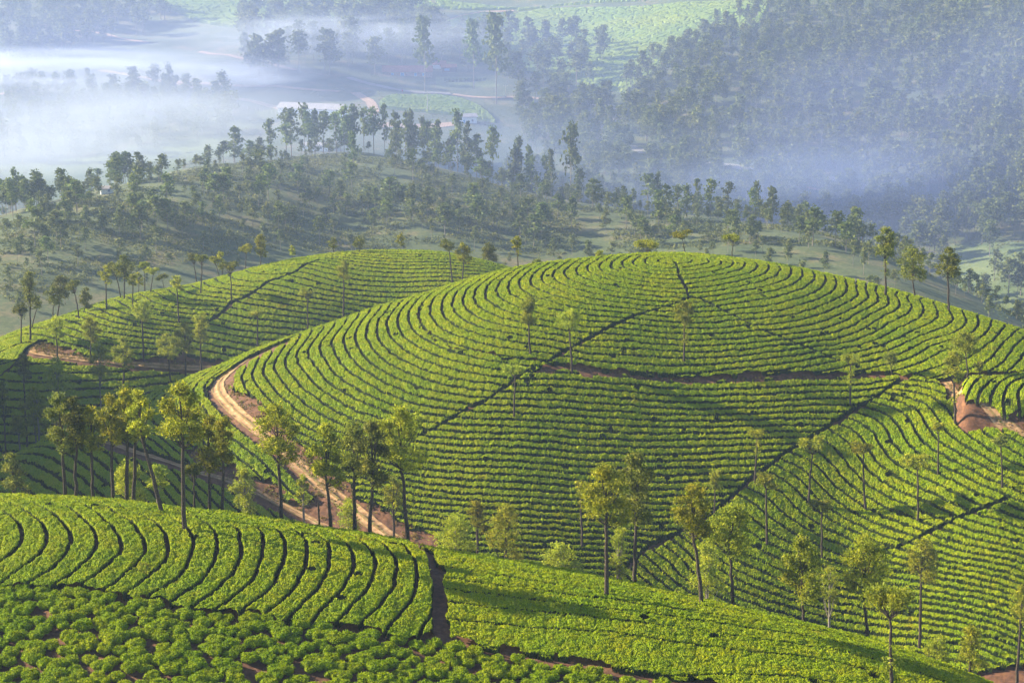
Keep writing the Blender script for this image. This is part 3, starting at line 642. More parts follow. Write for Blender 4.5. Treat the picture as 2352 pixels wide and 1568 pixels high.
OAKD = leafy("dark_oak_leaves", [(.32, (.025, .045, .010)), (.5, (.110, .140, .020)), (.68, (.36, .38, .07))], 1.8, .5, .35, objvar=True)
def crown_shape(kind, rg, w, h, n):
    """leaf-cluster centres for a crown w wide, h tall whose base is z=0: a few uneven lobes with gaps between"""
    lobes = []
    k = {'oval': 7, 'column': 6, 'flat': 5, 'bushy': 7}[kind]
    for i in range(k):
        t = (i + rg.uniform(.2, .8)) / k; th = i * 2.4 + rg.uniform(-.5, .5)
        if kind == 'oval': r = .62 * math.sin(math.pi * min(1, .16 + t * .80)) ; z = t * .86 + .07; s = .46 - .14 * t
        elif kind == 'column': r = .34 * rg.uniform(.4, 1.2); z = t * .88 + .06; s = .55 - .2 * abs(t - .4)
        elif kind == 'flat': r = .66 if i else .05; z = rg.uniform(.45, .85); s = .36 + .1 * (i == 0)
        else: r = .58 * (1 - t * .75); z = t * .80 + .08; s = .48 - .18 * t
        lobes.append((r * math.cos(th), r * math.sin(th), z, s * rg.uniform(.8, 1.15)))
    C = []
    for q in range(n):
        lx, ly, lz, s = lobes[q % k]; d = rg.normal(size=3); d /= np.linalg.norm(d); d *= s * rg.uniform(.35, 1.0) ** .5
        C.append(((lx + d[0]) * w / 2, (ly + d[1]) * w / 2, min(1.0, max(.02, lz + d[2] * .5 * min(1.0, w / h))) * h))
    return np.array(C)
NEAR = []
def near_tree(u, v, box, kind, mat, label, hill=None, back=0.0, top_u=None, sprout=None, dens=1.0, name="silver_oak", cat="tree", group=None, bark=None, seed=None):
    rg = np.random.default_rng(seed if seed is not None else int(u * 7 + v))
    if hill is None:
        r = hit(u, v, CAN)
        if r is None: return
        x, y = r[0], r[1]
    else:
        if isinstance(hill, (int, float)): y = float(hill); x = float(ray(u, v)[0]) * y
        else: x, y = hill.W(u, v); y += back; x = float(ray(u, v)[0]) * y
    g = float(gz(np.array([x]), np.array([y]))[0])
    def at(uu, vv):
        a, E = ray(uu, vv); return float(a) * y, CAMZ + y * float(E)
    u0, u1, vt, vb = box; cu = (u0 + u1) / 2
    _, zt = at(cu, vt); _, zb = at(cu, vb); cx, _ = at(cu, (vt + vb) / 2); wx = at(u1, vt)[0] - at(u0, vt)[0]
    h = zt - zb; zb -= g; zt -= g; cx -= x
    root = bpy.data.objects.new(name, None); link(root); root.location = (x, y, g); root.empty_display_size = .3
    tag(root, label, cat, group)
    r0 = max(.07, min(.17, .013 * zt + .03)); pw = 1.0
    # trunk: slight natural curve towards the crown centre
    hb = max(zb + h * .12, .2); n = 9; P = []
    for i in range(n):
        t = i / (n - 1); P.append((cx * t ** 1.3 + rg.normal() * .03 * (0 < i), rg.normal() * .04 * (i > 0), -.15 + (hb + .15) * t))
    parts = [tube(P, np.linspace(r0 * 1.15, r0 * .62, n), 7)]
    tip = np.array(P[-1])
    nc = int(max(12, min(120, (wx * h) * 6.5 + 12)))
    C = crown_shape(kind, rg, wx * 1.08, h * .97, nc) + np.array([cx, 0, zb + h * .03])
    lead = np.array([cx, 0, zb + h * .86])
    if kind in ('oval', 'column', 'bushy'):
        mid = [tip + (lead - tip) * t + rg.normal(size=3) * .05 for t in (0, .35, .7, 1)]
        parts.append(tube(mid, [r0 * .6, r0 * .42, r0 * .22, .02], 6))
    for c in C[::5 if kind != 'flat' else 3]:
        s = tip + (lead - tip) * rg.uniform(0, .55) * (kind != 'flat')
        if c[2] < s[2]: s = tip * .9 + np.array([0, 0, 0]) if c[2] > 0.3 else tip * .3
        m = (s + c) / 2 + np.array([0, 0, -.12 * np.linalg.norm(c - s)])
        parts.append(tube([s, m, c], [r0 * .30, r0 * .18, .012], 4))
    V, Fq = join(parts); link(bpy.data.objects.new("trunk", mesh("trunk", V, Fq, bark or BARK, smooth=True)), root)
    per = int((44 if wx > 2.2 else 34) * dens); sg = np.clip(.045 * wx + .10, .12, .26)
    L = [c + rg.normal(size=(per + rg.integers(-8, 8), 3)) * sg * np.array([1, 1, .62]) * rg.uniform(.65, 1.25) for c in C]
    if sprout:      # foliage sprouting along the trunk (v range)
        za, zc = at(u, sprout[0])[1] - g, at(u, sprout[1])[1] - g
        for _ in range(max(4, int(abs(za - zc) * 5))):
            c = np.array([cx * .5 + rg.normal() * .25, rg.normal() * .25, rg.uniform(min(za, zc), max(za, zc))]); L.append(c + rg.normal(size=(22, 3)) * .17)
    L = np.concatenate(L); V, Fq = leaves(L, .25 if y > 160 else .215, rg, 2.3, .1, np.array([cx, 0, zb + h * .25]))
    link(bpy.data.objects.new("crown", mesh("crown", V, Fq, mat)), root)
    NEAR.append(root)
exec_trees = [
 # front hill, left group
 ((151,1139),(103,172,895,1046),'oval',OAKD,"dark dense silver oak, leftmost of the row of trunks on the front hill crest",FRONT,2.0),
 ((172,1141),(146,200,908,1038),'oval',OAKD,"dark silver oak second from the left in the front crest row",FRONT,3.0),
 ((214,1143),(168,246,937,1034),'oval',OAK,"shorter yellow-green silver oak, third trunk from the left on the front crest",FRONT,2.5),
 ((260,1147),(222,282,904,1028),'oval',OAK,"bright yellow-green silver oak, fourth trunk from the left on the front crest",FRONT,2.0),
 ((291,1149),(258,324,890,1015),'oval',OAK,"tall bright silver oak with a rounded top, fifth trunk on the front crest",FRONT,1.5),
 ((306,1151),(284,330,905,1022),'oval',OAKD,"slim silver oak close behind the rounded bright one, sixth trunk on the crest",FRONT,3.0),
 ((372,1174),(294,350,896,1014),'oval',OAK,"silver oak with a strongly leaning trunk on the front hill",FRONT,0),
 ((423,1212),(366,466,880,1024),'oval',OAK,"tallest straight silver oak of the left group, rooted among the front hedges",FRONT,0),
 ((446,1166),(424,466,1048,1118),'flat',OAKD,"short forked silver oak right of the tallest straight trunk",FRONT,2.5),
 ((481,1171),(442,513,952,1090),'oval',OAK,"dark trunked silver oak with upturned fork, between the short forked and thin trees",FRONT,2.0),
 ((510,1175),(486,538,956,1068),'column',OAK,"thin narrow silver oak, last of the left group towards the dirt road",FRONT,2.0),
 ((647,1193),(586,688,928,1062),'oval',OAK,"silver oak in front of the bend of the dirt road, spreading dark crown",FRONT,2.0),
 ((761,1212),(704,792,976,1120),'oval',OAK,"silver oak with twin-forked trunk just right of the bare dead pole",FRONT,1.5),
 ((815,1221),(779,845,961,1106),'oval',OAKD,"dark silver oak left of the pair beside the brown road",FRONT,2.2),
 ((849,1226),(818,893,959,1120),'oval',OAKD,"silver oak with many upright limbs, left neighbour of the tall leafy green one",FRONT,1.2),
 ((937,1240),(862,978,932,1076),'oval',OAK,"tall leafy green silver oak at the right end of the middle group",FRONT,.5),
 # front hill, right
 ((1394,1358),(1335,1452,1074,1203),'oval',OAK,"large silver oak on the front hill's right slope, left of a close pair",FRONT,0),
 ((1457,1334),(1416,1510,1040,1207),'oval',OAKD,"tall dark silver oak, right of the close pair on the front crest",FRONT,1.5),
 ((1613,1378),(1545,1642,1119,1237),'oval',OAK,"silver oak with curved trunk and drooping side limb, right of the close pair",FRONT,0),
 ((1685,1387),(1628,1727,1160,1278),'oval',OAKP,"round bright silver oak beside the curved-trunk one on the crest",FRONT,1.0),
 ((1849,1426),(1795,1889,1239,1376),'oval',OAKP,"full pale green silver oak with crown reaching low, front crest right",FRONT,1.5),
 ((1995,1463),(1932,2042,1231,1380),'oval',OAK,"broad silver oak rising behind the crest, near the flat-topped foreground tree",FRONT,4.0),
 ((2049,1582),(1995,2095,1349,1432),'flat',OAKP,"nearest silver oak with pollarded spiky top, trunk leaving the bottom of the picture",FRONT,0),
]
for (uv, box, kind, mat, lab, hl, bk) in exec_trees:
    near_tree(uv[0], uv[1], box, kind, mat, lab, hl, bk, group="silver oaks on the front hill", dens=1.35,
              sprout=(1470, 1540) if uv[0] == 2049 else None)
G2 = "silver oaks dotted over the big domed hill"
for uv, box, kind, mat, lab, spr in [
 ((1190,613),(1177,1197,542,572),'oval',OAK,"small-topped silver oak on the saddle where the two hills meet",(572,590)),
 ((1575,580),(1545,1590,530,553),'flat',OAK,"short silver oak with one long side branch on the summit skyline",None),
 ((1681,590),(1664,1704,535,560),'flat',OAKP,"flat-topped silver oak on the skyline right of the summit",None),
 ((2034,675),(2010,2059,523,592),'oval',OAKD,"tall narrow silver oak, first of the three on the right skyline",(592,632)),
 ((2102,679),(2058,2136,568,650),'oval',OAKD,"broad round silver oak, middle of the three on the right skyline",None),
 ((2180,713),(2151,2206,570,638),'oval',OAKD,"neat ball-topped silver oak, last of the three on the right skyline",None),
 ((1218,811),(1191,1235,680,747),'column',OAKP,"hazy pale silver oak in the curved hedges left of the slanting path",None),
 ((1314,853),(1281,1334,713,757),'oval',OAKP,"silver oak standing at the left end of the brown terrace",None),
 ((1180,955),(1161,1205,837,870),'flat',OAKP,"small flat-topped silver oak below the terrace's left end",None),
 ((1571,828),(1548,1598,693,743),'oval',OAKP,"silver oak with leafy trunk in the middle of the dome's face",(743,790)),
 ((1953,933),(1931,1978,813,843),'flat',OAKP,"slim silver oak just under the right part of the terrace",(850,900)),
 ((2222,900),(2185,2252,765,812),'oval',OAKP,"silver oak beside the start of the right-hand dirt road, farther of two",None),
 ((2195,970),(2165,2216,803,875),'oval',OAKP,"silver oak left of the right-hand dirt road, nearer of two",(900,925)),
 ((1734,1107),(1720,1760,988,1012),'flat',OAK,"slim silver oak left of the slanting footpath, leafy neck",(1012,1040)),
 ((1857,1147),(1837,1896,1006,1048),'flat',OAK,"silver oak right of the slanting footpath with bushy top",None),
 ((1987,1166),(1957,2008,1018,1043),'flat',OAK,"thin-trunked silver oak in the middle of the right slope",None),
 ((1762,1247),(1735,1784,1090,1128),'flat',OAKP,"silver oak low on the right slope above the round bright front tree",None),
 ((1888,1278),(1862,1914,1150,1182),'flat',OAKP,"lowest silver oak on the right slope, above the full pale front tree",None),
 ((1641,1176),(1622,1663,1080,1124),'column',OAKP,"pale slight silver oak near the lower end of the slanting footpath",None),
 ((2108,1193),(2075,2141,1049,1082),'flat',OAK,"silver oak on the right slope just above the dotted cross path",None),
 ((2155,1082),(2143,2169,970,1000),'flat',OAK,"very thin silver oak high on the right slope near the road",None),
 ((2303,1117),(2280,2321,1001,1031),'flat',OAKD,"silver oak nearest the right edge on the hedged slope",None),
 ((1338,1253),(1320,1347,1100,1142),'column',OAK,"bare-stemmed silver oak left of the large front pair",None)]:
    near_tree(uv[0], uv[1], box, kind, mat, lab, MID, 0, sprout=spr, group=G2)
near_tree(2049, 857, (2031,2062,808,838), 'oval', OAKD, "slender dark sapling on the terrace edge near the road fork", MID, 0, name="young_tree")
near_tree(2248, 857, (2239,2262,830,852), 'oval', OAKD, "small round dark tree at the top of the right-hand rise", NOSE, 0, name="young_tree")
G3 = "slim trees along the far left hill"
for uv, box, kind, mat, lab in [
 ((48,787),(31,67,695,731),'flat',OAKD,"small flat tree near the left edge, lowest on the left skyline"),
 ((70,779),(42,91,619,713),'column',OAKD,"tallest tree on the left hill's far left shoulder"),
 ((72,752),(74,96,680,708),'oval',OAKD,"trunk half hidden behind the tallest tree of the left shoulder"),
 ((120,731),(104,141,656,702),'oval',OAKD,"left one of the two crossing trees above the brown cutting"),
 ((130,724),(118,161,634,683),'oval',OAKD,"right one of the two crossing trees above the brown cutting"),
 ((182,730),(155,187,639,680),'flat',OAKD,"windswept tree at the left of the small brown scar"),
 ((190,717),(180,212,661,709),'column',OAKD,"bushy tree right over the small brown scar"),
 ((245,709),(228,256,612,653),'oval',OAK,"slender tree standing alone right of the brown scar"),
 ((278,683),(248,286,602,640),'flat',OAKD,"thinner of two overlapping trees with the broadest crown"),
 ((285,686),(262,308,589,640),'oval',OAKD,"darkest broad-crowned tree on the left hill skyline"),
 ((305,706),(293,316,630,657),'oval',OAK,"low pale tree just right of the darkest broad crown"),
 ((317,672),(310,327,625,657),'oval',OAK,"short tree behind the low pale one on the left skyline"),
 ((333,669),(320,342,597,626),'flat',OAKP,"tall pale thin tree, left of a light pair"),
 ((345,671),(335,368,612,632),'flat',OAKP,"pale thin tree with side branch, right of a light pair"),
 ((376,661),(359,387,632,648),'flat',OAKD,"tiny flat tree midway along the left skyline"),
 ((411,739),(390,421,634,667),'oval',OAK,"sparse tree rooted in the hedges below the tiny flat tree"),
 ((452,643),(433,457,580,611),'flat',OAKD,"left stem of the forked-looking pair on the left skyline"),
 ((461,672),(449,478,583,614),'flat',OAKD,"right stem of the forked-looking pair, rooted lower"),
 ((505,630),(483,511,590,614),'flat',OAK,"wispy left tree of a close skyline pair"),
 ((511,628),(500,515,577,600),'oval',OAK,"wispy right tree of a close skyline pair"),
 ((532,690),(508,550,600,635),'flat',OAKD,"dark spreading tree rooted beside the slanting gully"),
 ((563,616),(549,581,562,586),'flat',OAK,"small umbrella-shaped tree on the skyline above the gully"),
 ((598,609),(583,613,538,592),'column',OAK,"tall two-tiered tree on the skyline"),
 ((672,592),(664,679,565,589),'oval',OAKP,"tiny pale tree on the skyline left of the hilltop"),
 ((767,580),(753,776,547,571),'oval',OAKD,"little dark tree on the left hilltop, left of two"),
 ((826,577),(811,838,543,571),'oval',OAKD,"little dark tree on the left hilltop, right of two"),
 ((921,573),(911,930,535,563),'oval',OAK,"small light tree at the top of the left hill"),
 ((1039,648),(1011,1052,550,580),'flat',OAKD,"straight-trunked flat tree near the saddle"),
 ((1062,643),(1046,1085,560,604),'oval',OAK,"round leafy tree next to the straight-trunked one near the saddle"),
 ((789,728),(773,805,597,642),'oval',OAKP,"pale hazy tree in the left hill's rows above the domed hill's edge"),
 ((707,757),(690,722,663,693),'flat',OAKP,"faint brownish tree low in the left hill's rows"),
 ((592,797),(573,608,707,732),'flat',OAKP,"faint thin tree just above the dirt road's vanishing point"),
 ((330,820),(302,348,687,738),'oval',OAKP,"light feathery tree in the middle of the left hill's hedges"),
 ((207,817),(187,228,727,790),'oval',OAKP,"oval hazy tree at the edge of the brown track"),
 ((133,840),(106,151,728,774),'oval',OAKP,"round tree below the start of the brown track"),
 ((392,880),(357,414,767,825),'oval',OAKP,"pale tree in front of the brown track bank, left of three"),
 ((427,867),(400,448,743,810),'oval',OAKP,"pale tree in front of the brown track bank, middle of three"),
 ((462,853),(437,482,720,790),'column',OAK,"dark-trunked tree in front of the brown track bank, right of three"),
 ((282,895),(260,308,773,848),'oval',OAKP,"brownish pale tree in the shaded valley right of the feathery one")]:
    near_tree(uv[0], uv[1], box, kind, mat, lab, LEFT, 0, group=G3, name="slim_tree", dens=.8)
near_tree(1122, 602, (1101,1143,558,600), 'bushy', OAKD, "dark bushy tree behind the saddle between the hills", 339.0, 0, name="slim_tree", group=G3)
near_tree(1487, 583, (1461,1515,547,582), 'flat', OAK, "low spreading shrub on the summit skyline", 264.5, 0, name="shrub", cat="shrub")
near_tree(1376, 590, (1366,1386,575,590), 'bushy', OAK, "tiny shrub on the skyline left of the summit", 257.5, 0, name="shrub", cat="shrub")
near_tree(1232, 606, (1220,1246,597,607), 'bushy', OAKD, "low dark shrub on the skyline right of the saddle", 255.5, 0, name="shrub", cat="shrub")
G4 = "trees in the shaded left valley"
for u, v, box, kind, mat, lab, Y in [
 (228,930,(200,254,787,875),'oval',OAKP,"pale tall tree in the shaded valley above the front oaks",258),
 (55,927,(33,72,813,868),'oval',OAKD,"dim tree in the shaded valley near the left edge",262),
 (90,1010,(63,104,887,958),'oval',OAKP,"small tree left of the front oak row, in the valley",235),
 (10,1010,(-13,24,873,958),'oval',OAKD,"dark tree cut by the left edge of the picture",235),
 (75,900,(40,115,893,1000),'oval',OAKP,"low leafy tree behind the leftmost front oaks",240),
 (130,905,(93,168,823,902),'bushy',OAKP,"pale clump of young trees in the shaded valley",262),
 (45,1000,(20,62,950,1000),'bushy',OAKP,"small bright bush at the foot of the left valley",232),
 (30,1140,(-6,62,1037,1136),'bushy',OAKD,"grey-brown bushy tree at the left edge behind the front hill",150),
 (293,1150,(254,333,1057,1150),'bushy',OAKP,"bright bushy tree between the front oak trunks",140),
 (360,1160,(337,382,1062,1128),'bushy',OAKP,"bright small bush beside the leaning trunk",136),
 (560,1190,(529,591,1074,1182),'oval',OAKP,"thin pale tree at the edge of the lower path",178),
 (695,1205,(680,712,1085,1160),'column',OAKP,"slight pale sapling left of the bare dead pole",176),
 (800,1215,(770,832,1144,1214),'bushy',OAKP,"leafy shrubs at the foot of the twin-forked oak",160),
 (903,1236,(879,928,1094,1172),'oval',OAK,"slim pale-stemmed tree in front of the road bank",176),
 (1046,1275,(1000,1093,1182,1268),'bushy',OAKP,"bright yellow-green bush just over the front crest",150),
 (1095,1275,(1073,1122,1145,1222),'bushy',OAK,"darker shrub behind the bright yellow bush",165),
 (1161,1285,(1114,1209,1152,1278),'bushy',OAK,"rounded bushy tree right of the bright yellow bush",152),
 (1286,1310,(1238,1336,1250,1312),'bushy',OAKP,"low pale spreading bush left of the large front pair",145),
 (1422,1335,(1399,1446,1198,1330),'column',OAKP,"pale young tree seen between the large front pair",150),
 (1907,1436,(1881,1933,1300,1386),'oval',OAKP,"hazy young tree behind the full pale front tree",150),
 (2115,1445,(2081,2154,1239,1337),'oval',OAK,"brownish silver oak in the dark hollow on the right",170),
 (2153,1520,(2123,2184,1460,1518),'bushy',OAKP,"small bright bush in the dark hollow at the right",140),
 (2231,1545,(2198,2266,1426,1544),'bushy',OAK,"feathery bush tree at the lower right beyond the front slope",135),
 (2345,1440,(2318,2375,1336,1432),'bushy',OAK,"bush cut by the right edge of the picture",160),
 (1630,1360,(1585,1665,1240,1380),'bushy',OAKP,"misty thin undergrowth tree behind the curved-trunk oak",150)]:
    near_tree(u, v, box, kind, mat, lab, Y, 0, group=G4, name="young_tree", dens=.8, bark=PBARK if mat is OAKP else BARK)
# bare dead pole
x, y = FRONT.W(733, 1208); y += 3; x = float(ray(733, 1208)[0]) * y; g = float(gz(np.array([x]), np.array([y]))[0]); top = CAMZ + y * float(ray(733, 1153)[1]) - g
V, Fq = tube([(0,0,-.2),(.02,0,top*.5),(-.02,0,top*.8),(.01,0,top)], [.10,.085,.08,.05], 8)
V2, F2 = tube([(0,0,top*.72),(.10,0,top*.80),(.13,.02,top*.84)], [.05,.035,.01], 5)
V, Fq = join([(V, Fq), (V2, F2)])
tag(ob("dead_trunk", mesh("dead_trunk", V, Fq, BARK, smooth=True), None, (x, y, g)), "bare dead trunk like a pole beside the twin-forked oak", "dead tree")

# ------------------------------------------------------------------ far side: eucalyptus, scrub, far tea, roads, houses
EUC = leafy("eucalyptus_leaves", [(.3, (.030, .060, .015)), (.5, (.085, .130, .030)), (.7, (.220, .250, .060))], .8, .03, .3, objvar=True)
EUCF = leafy("far_forest_leaves", [(.3, (.035, .060, .020)), (.5, (.095, .130, .038)), (.7, (.260, .270, .080))], .8, .06, .3)
def euc_proto(rg, h=1.0):
    """unit-height eucalyptus (1 = total height); returns trunk and crown arrays"""
    nb = rg.integers(6, 10); cb = rg.uniform(.34, .58); w = rg.uniform(.17, .25)
    lean = rg.normal() * .03
    tr = [tube([(0,0,-.03), (lean*.4,0,.35), (lean,0,.75), (lean,0,.93)], [.011,.009,.006,.002], 5)]
    L = []
    for i in range(nb):
        t = i / (nb - 1); z = cb + (1 - cb) * (t * .92 + rg.uniform(-.04, .04)); r = w * (1 - .75 * t ** 1.6) * rg.uniform(.55, 1)
        th = rg.uniform(0, 6.3) + i * 2.4; c = np.array([lean + r * math.cos(th) * .62, r * math.sin(th) * .62, z])
        s = rg.uniform(.06, .095) * (1.15 - .4 * t)
        L.append(c + rg.normal(size=(52, 3)) * np.array([s, s, s * .66]) * .9)
        tr.append(tube([(lean * z, 0, z - .16), c - (0, 0, .02)], [.004, .0015], 4))
    L.append(np.array([lean, 0, .95]) + rg.normal(size=(26, 3)) * (.045, .045, .03))
    L = np.concatenate(L); V, Fq = leaves(L, .072, rg, 1.35, .4)
    tv, tf = join(tr); return tv, tf, V, Fq
rg = np.random.default_rng(3)
PRO = [euc_proto(rg) for _ in range(12)]
PM = [(mesh("trunk", p[0], p[1], PBARK, smooth=True), mesh("crown", p[2], p[3], EUC)) for p in PRO]
def euc_thing(x, y, H, wscale, i, label, group, rz):
    g = float(gz(np.array([x]), np.array([y]))[0])
    root = bpy.data.objects.new("eucalyptus_tree", None); link(root); root.location = (x, y, g)
    root.rotation_euler[2] = rz; root.scale = (H * wscale, H * wscale, H); tag(root, label, "tree", group)
    for nm, me in zip(("trunk", "crown"), PM[i]): link(bpy.data.objects.new(nm, me), root)
def px(y): return F / (1.02 * y)
listed = [(620,333,273,30),(537,367,290,40),(513,370,325,30),(475,380,337,30),(540,378,343,37),(572,370,322,35),(600,363,317,27),(623,380,333,45),(670,360,250,52),
 (658,360,283,40),(700,353,242,30),(710,355,257,32),(723,355,255,30),(743,353,257,38),(773,352,257,40),(697,390,358,30),(575,400,367,28),
 (791,353,242,32),(799,350,265,38),(814,395,300,30),(812,350,245,34),(836,350,247,30),(859,352,250,35),(884,353,238,24),(907,353,255,30),(911,377,280,28),
 (931,357,255,28),(947,353,250,24),(954,357,287,32),(971,353,267,22),(981,360,280,34),(997,360,297,36),(1007,345,275,26),(949,420,343,36),(976,390,347,24),
 (991,407,377,20),(896,377,342,20),(1004,400,343,28),(1051,352,258,34),(1074,352,280,22),(1031,363,320,28),(1036,400,337,30),(1061,393,333,26),(1094,366,310,36),
 (1074,410,353,30),(1104,423,363,40),(1132,380,293,30),(1181,400,345,36),(1189,392,315,28),(1216,395,333,24),(1221,400,358,28),(1252,410,358,26),(1266,420,343,22),
 (1196,467,403,32),(1246,460,418,24),(1311,425,285,44),(1331,440,388,24),(1361,480,410,42),(1411,483,443,28),(1487,475,400,46),(1511,470,398,20),(1514,500,437,38),
 (1527,507,422,28),(1557,493,427,32),(1164,473,447,24),(1281,503,447,40),(1311,493,467,22),(1106,522,483,36),(1132,517,475,32),(1184,517,473,30),(1264,522,495,36),
 (889,520,452,36),(912,447,417,26),(1575,500,427,30),(1601,483,410,24),(1631,503,412,32),(1671,485,418,32),(1735,488,417,20),(1728,490,433,26),(1775,498,428,34),
 (1761,520,480,36),(1808,520,465,36),(1846,510,463,32),(1710,513,485,24),(1600,520,490,24),(1890,538,495,30),(1963,548,478,38),(37,467,388,24),(57,467,403,34),
 (267,430,380,45),(315,467,383,35),(443,467,428,32),(155,507,467,34),(327,520,480,32),(465,520,463,26),(427,520,462,36),(97,520,482,34),(5,480,413,28),
 (2163,600,545,40),(1960,520,478,26),(1835,560,500,34),(30,500,420,30),(120,470,430,26),(205,480,440,30)]
rg = np.random.default_rng(11); cnt = 0
listed.sort()
def hitr(u, v):
    a, E = ray(u, v); Ys = np.arange(400, 1650, 1.0); z, k = T(np.full(Ys.shape, float(a)), Ys)
    j = np.where(z >= CAMZ + Ys * E)[0]
    return (float(a) * Ys[j[0]], float(Ys[j[0]]), int(k[j[0]])) if len(j) else None
for n_, (u, vb, vt, w) in enumerate(listed):
    r = hitr(u, vb)
    if r is None: continue
    x, y, _k = r
    if _k != 5 and vb < 600 and u < 2250:      # rooted just over the ridge's crest
        y = float(RIDGE.yc(float(ray(u, vb)[0]))) + rg.uniform(-6, 22); x = float(ray(u, vb)[0]) * y
    s = px(y); H = CAMZ + y * float(ray(u, vt)[1]) - float(gz(np.array([x]), np.array([y]))[0]); wd = w / s
    if 655 < u < 1015 and vb < 365: lab = "tall eucalyptus in the dense clump on the hazy ridge top, {n} from the left"; key = 'clump'
    elif u <= 655 and vb < 405: lab = "eucalyptus on the ridge's sloping left end below the clump, {n} from the left"; key = 'left'
    elif u < 1300 and vb < 430: lab = "eucalyptus on the ridge's slope right of the dense clump, {n} from the left"; key = 'mid'
    elif u >= 1300 and vb < 560: lab = "eucalyptus along the right part of the hazy ridge, {n} from the left"; key = 'right'
    elif u < 500: lab = "eucalyptus low on the misty left hillside, {n} from the left edge"; key = 'low'
    else: lab = "scattered eucalyptus on the ridge's open brown slope, {n} from the left"; key = 'open'
    HV[key] = HV.get(key, 0) + 1
    euc_thing(x, y, H, min(1.5, wd / H / .40), rg.integers(0, 12), lab.format(n=ORD(HV[key])), "eucalyptus trees on the hazy ridge", rg.uniform(0, 6.3)); cnt += 1
# zones of forest, as plan outlines taken where they stand
def zone(P): return [hitr(u, v)[:2] for u, v in P]
def scatter(P, n, rg, avoid=()):
    Z = np.array(zone(P)); out = []
    while len(out) < n:
        x = rg.uniform(Z[:, 0].min(), Z[:, 0].max()); y = rg.uniform(Z[:, 1].min(), Z[:, 1].max())
        if inpoly(np.array([x]), np.array([y]), Z)[0] and not any(pdist(np.array([x]), np.array([y]), q)[0] < w for q, w in avoid): out.append((x, y))
    return out
# far roads as plan lines
def rline(P):
    L = []
    for u, v in P:
        r = hitr(u, v)
        if r: L.append(r[:2])
    return np.array(L)
FR = [("dirt_road", [(115,68),(180,72),(245,80),(300,93),(340,99)], 4.0, 'dirt'), ("dirt_road", [(458,120),(500,126),(540,133),(600,142),(680,162)], 4.0, 'dirt'),
 ("dirt_road", [(228,163),(290,172),(350,184),(400,190),(480,194),(560,199),(680,205),(780,212)], 4.5, 'dirt'),
 ("dirt_road", [(395,190),(450,203),(510,218),(570,232),(620,246),(655,253)], 4.0, 'dirt'), ("dirt_road", [(0,218),(40,210),(75,204)], 4.0, 'dirt'),
 ("paved_road", [(800,180),(850,194),(905,207),(960,214),(1035,216)], 5.0, 'tar'), ("dirt_road", [(815,214),(850,234),(862,258),(850,268)], 5.5, 'dirt'),
 ("dirt_road", [(1040,218),(1100,225),(1165,226),(1200,224),(1260,230)], 4.0, 'dirt'), ("paved_road", [(1300,232),(1360,240),(1424,250),(1430,262),(1418,276),(1380,292),(1345,300),(1340,310),(1370,318),(1420,328),(1482,352)], 5.5, 'tar'),
 ("paved_road", [(1560,368),(1640,380),(1720,390),(1800,402)], 5.0, 'tar'), ("paved_road", [(1900,410),(1950,420),(2010,440),(2090,452),(2200,462),(2325,474)], 5.0, 'tar'),
 ("dirt_road", [(1840,432),(1900,440),(1960,448)], 3.0, 'dirt'), ("dirt_road", [(1005,55),(1060,38),(1110,28),(1180,26)], 4.0, 'dirt'), ("dirt_road", [(870,290),(950,292),(1040,286)], 8.0, 'dirt')]
DIRT = matte("pale_dirt", [(.3, (.24, .14, .09)), (.55, (.38, .26, .18)), (.75, (.52, .38, .28))], .8)
RUT = matte("rutted_track_dirt", [(.3, (.20, .10, .05)), (.5, (.34, .20, .10)), (.7, (.48, .31, .18))], 1.6)
TAR = matte("worn_asphalt", [(.3, (.16, .15, .16)), (.6, (.24, .23, .24)), (.8, (.33, .30, .28))], .5)
def ribbon(L, w, lift, step=1.0, wob=0.0):
    L = np.array(L); d = np.concatenate([[0], np.cumsum(np.hypot(*np.diff(L, axis=0).T))]); n = max(4, int(d[-1] / step)); t = np.linspace(0, d[-1], n)
    k = max(3, int(2.5 / step) | 1)
    P = np.stack([np.interp(t, d, L[:, 0]), np.interp(t, d, L[:, 1])], 1)
    for c in range(2): P[k:-k, c] = np.convolve(P[:, c], np.ones(2*k+1) / (2*k+1), 'same')[k:-k]
    T_ = np.gradient(P, axis=0); T_ /= np.linalg.norm(T_, axis=1)[:, None] + 1e-9; N = np.stack([-T_[:, 1], T_[:, 0]], 1)
    m = 5; V = []
    for j in range(m):
        f = (j / (m - 1) - .5) * w
        ww = f * (1 + wob * (vnoise(t / 1.5, t * 0 + j, 77) - .5))
        Q = P + N * ww[:, None]; V.append(np.column_stack([Q, gz(Q[:, 0], Q[:, 1]) + lift]))
    V = np.stack(V, 1).reshape(-1, 3); idx = np.arange(n * m).reshape(n, m)
    q = np.stack([idx[:-1, :-1], idx[:-1, 1:], idx[1:, 1:], idx[1:, :-1]], -1).reshape(-1, 4)
    return V, q
FRL = []
for nm, P, w, kd in FR:
    L = rline(P); FRL.append((L, w * .5 + 3.0)); V, q = ribbon(L, w, .35, 2.0, .3)
    tag(ob(nm, mesh(nm, V, q, DIRT if kd == 'dirt' else TAR, smooth=True)), kind="structure")
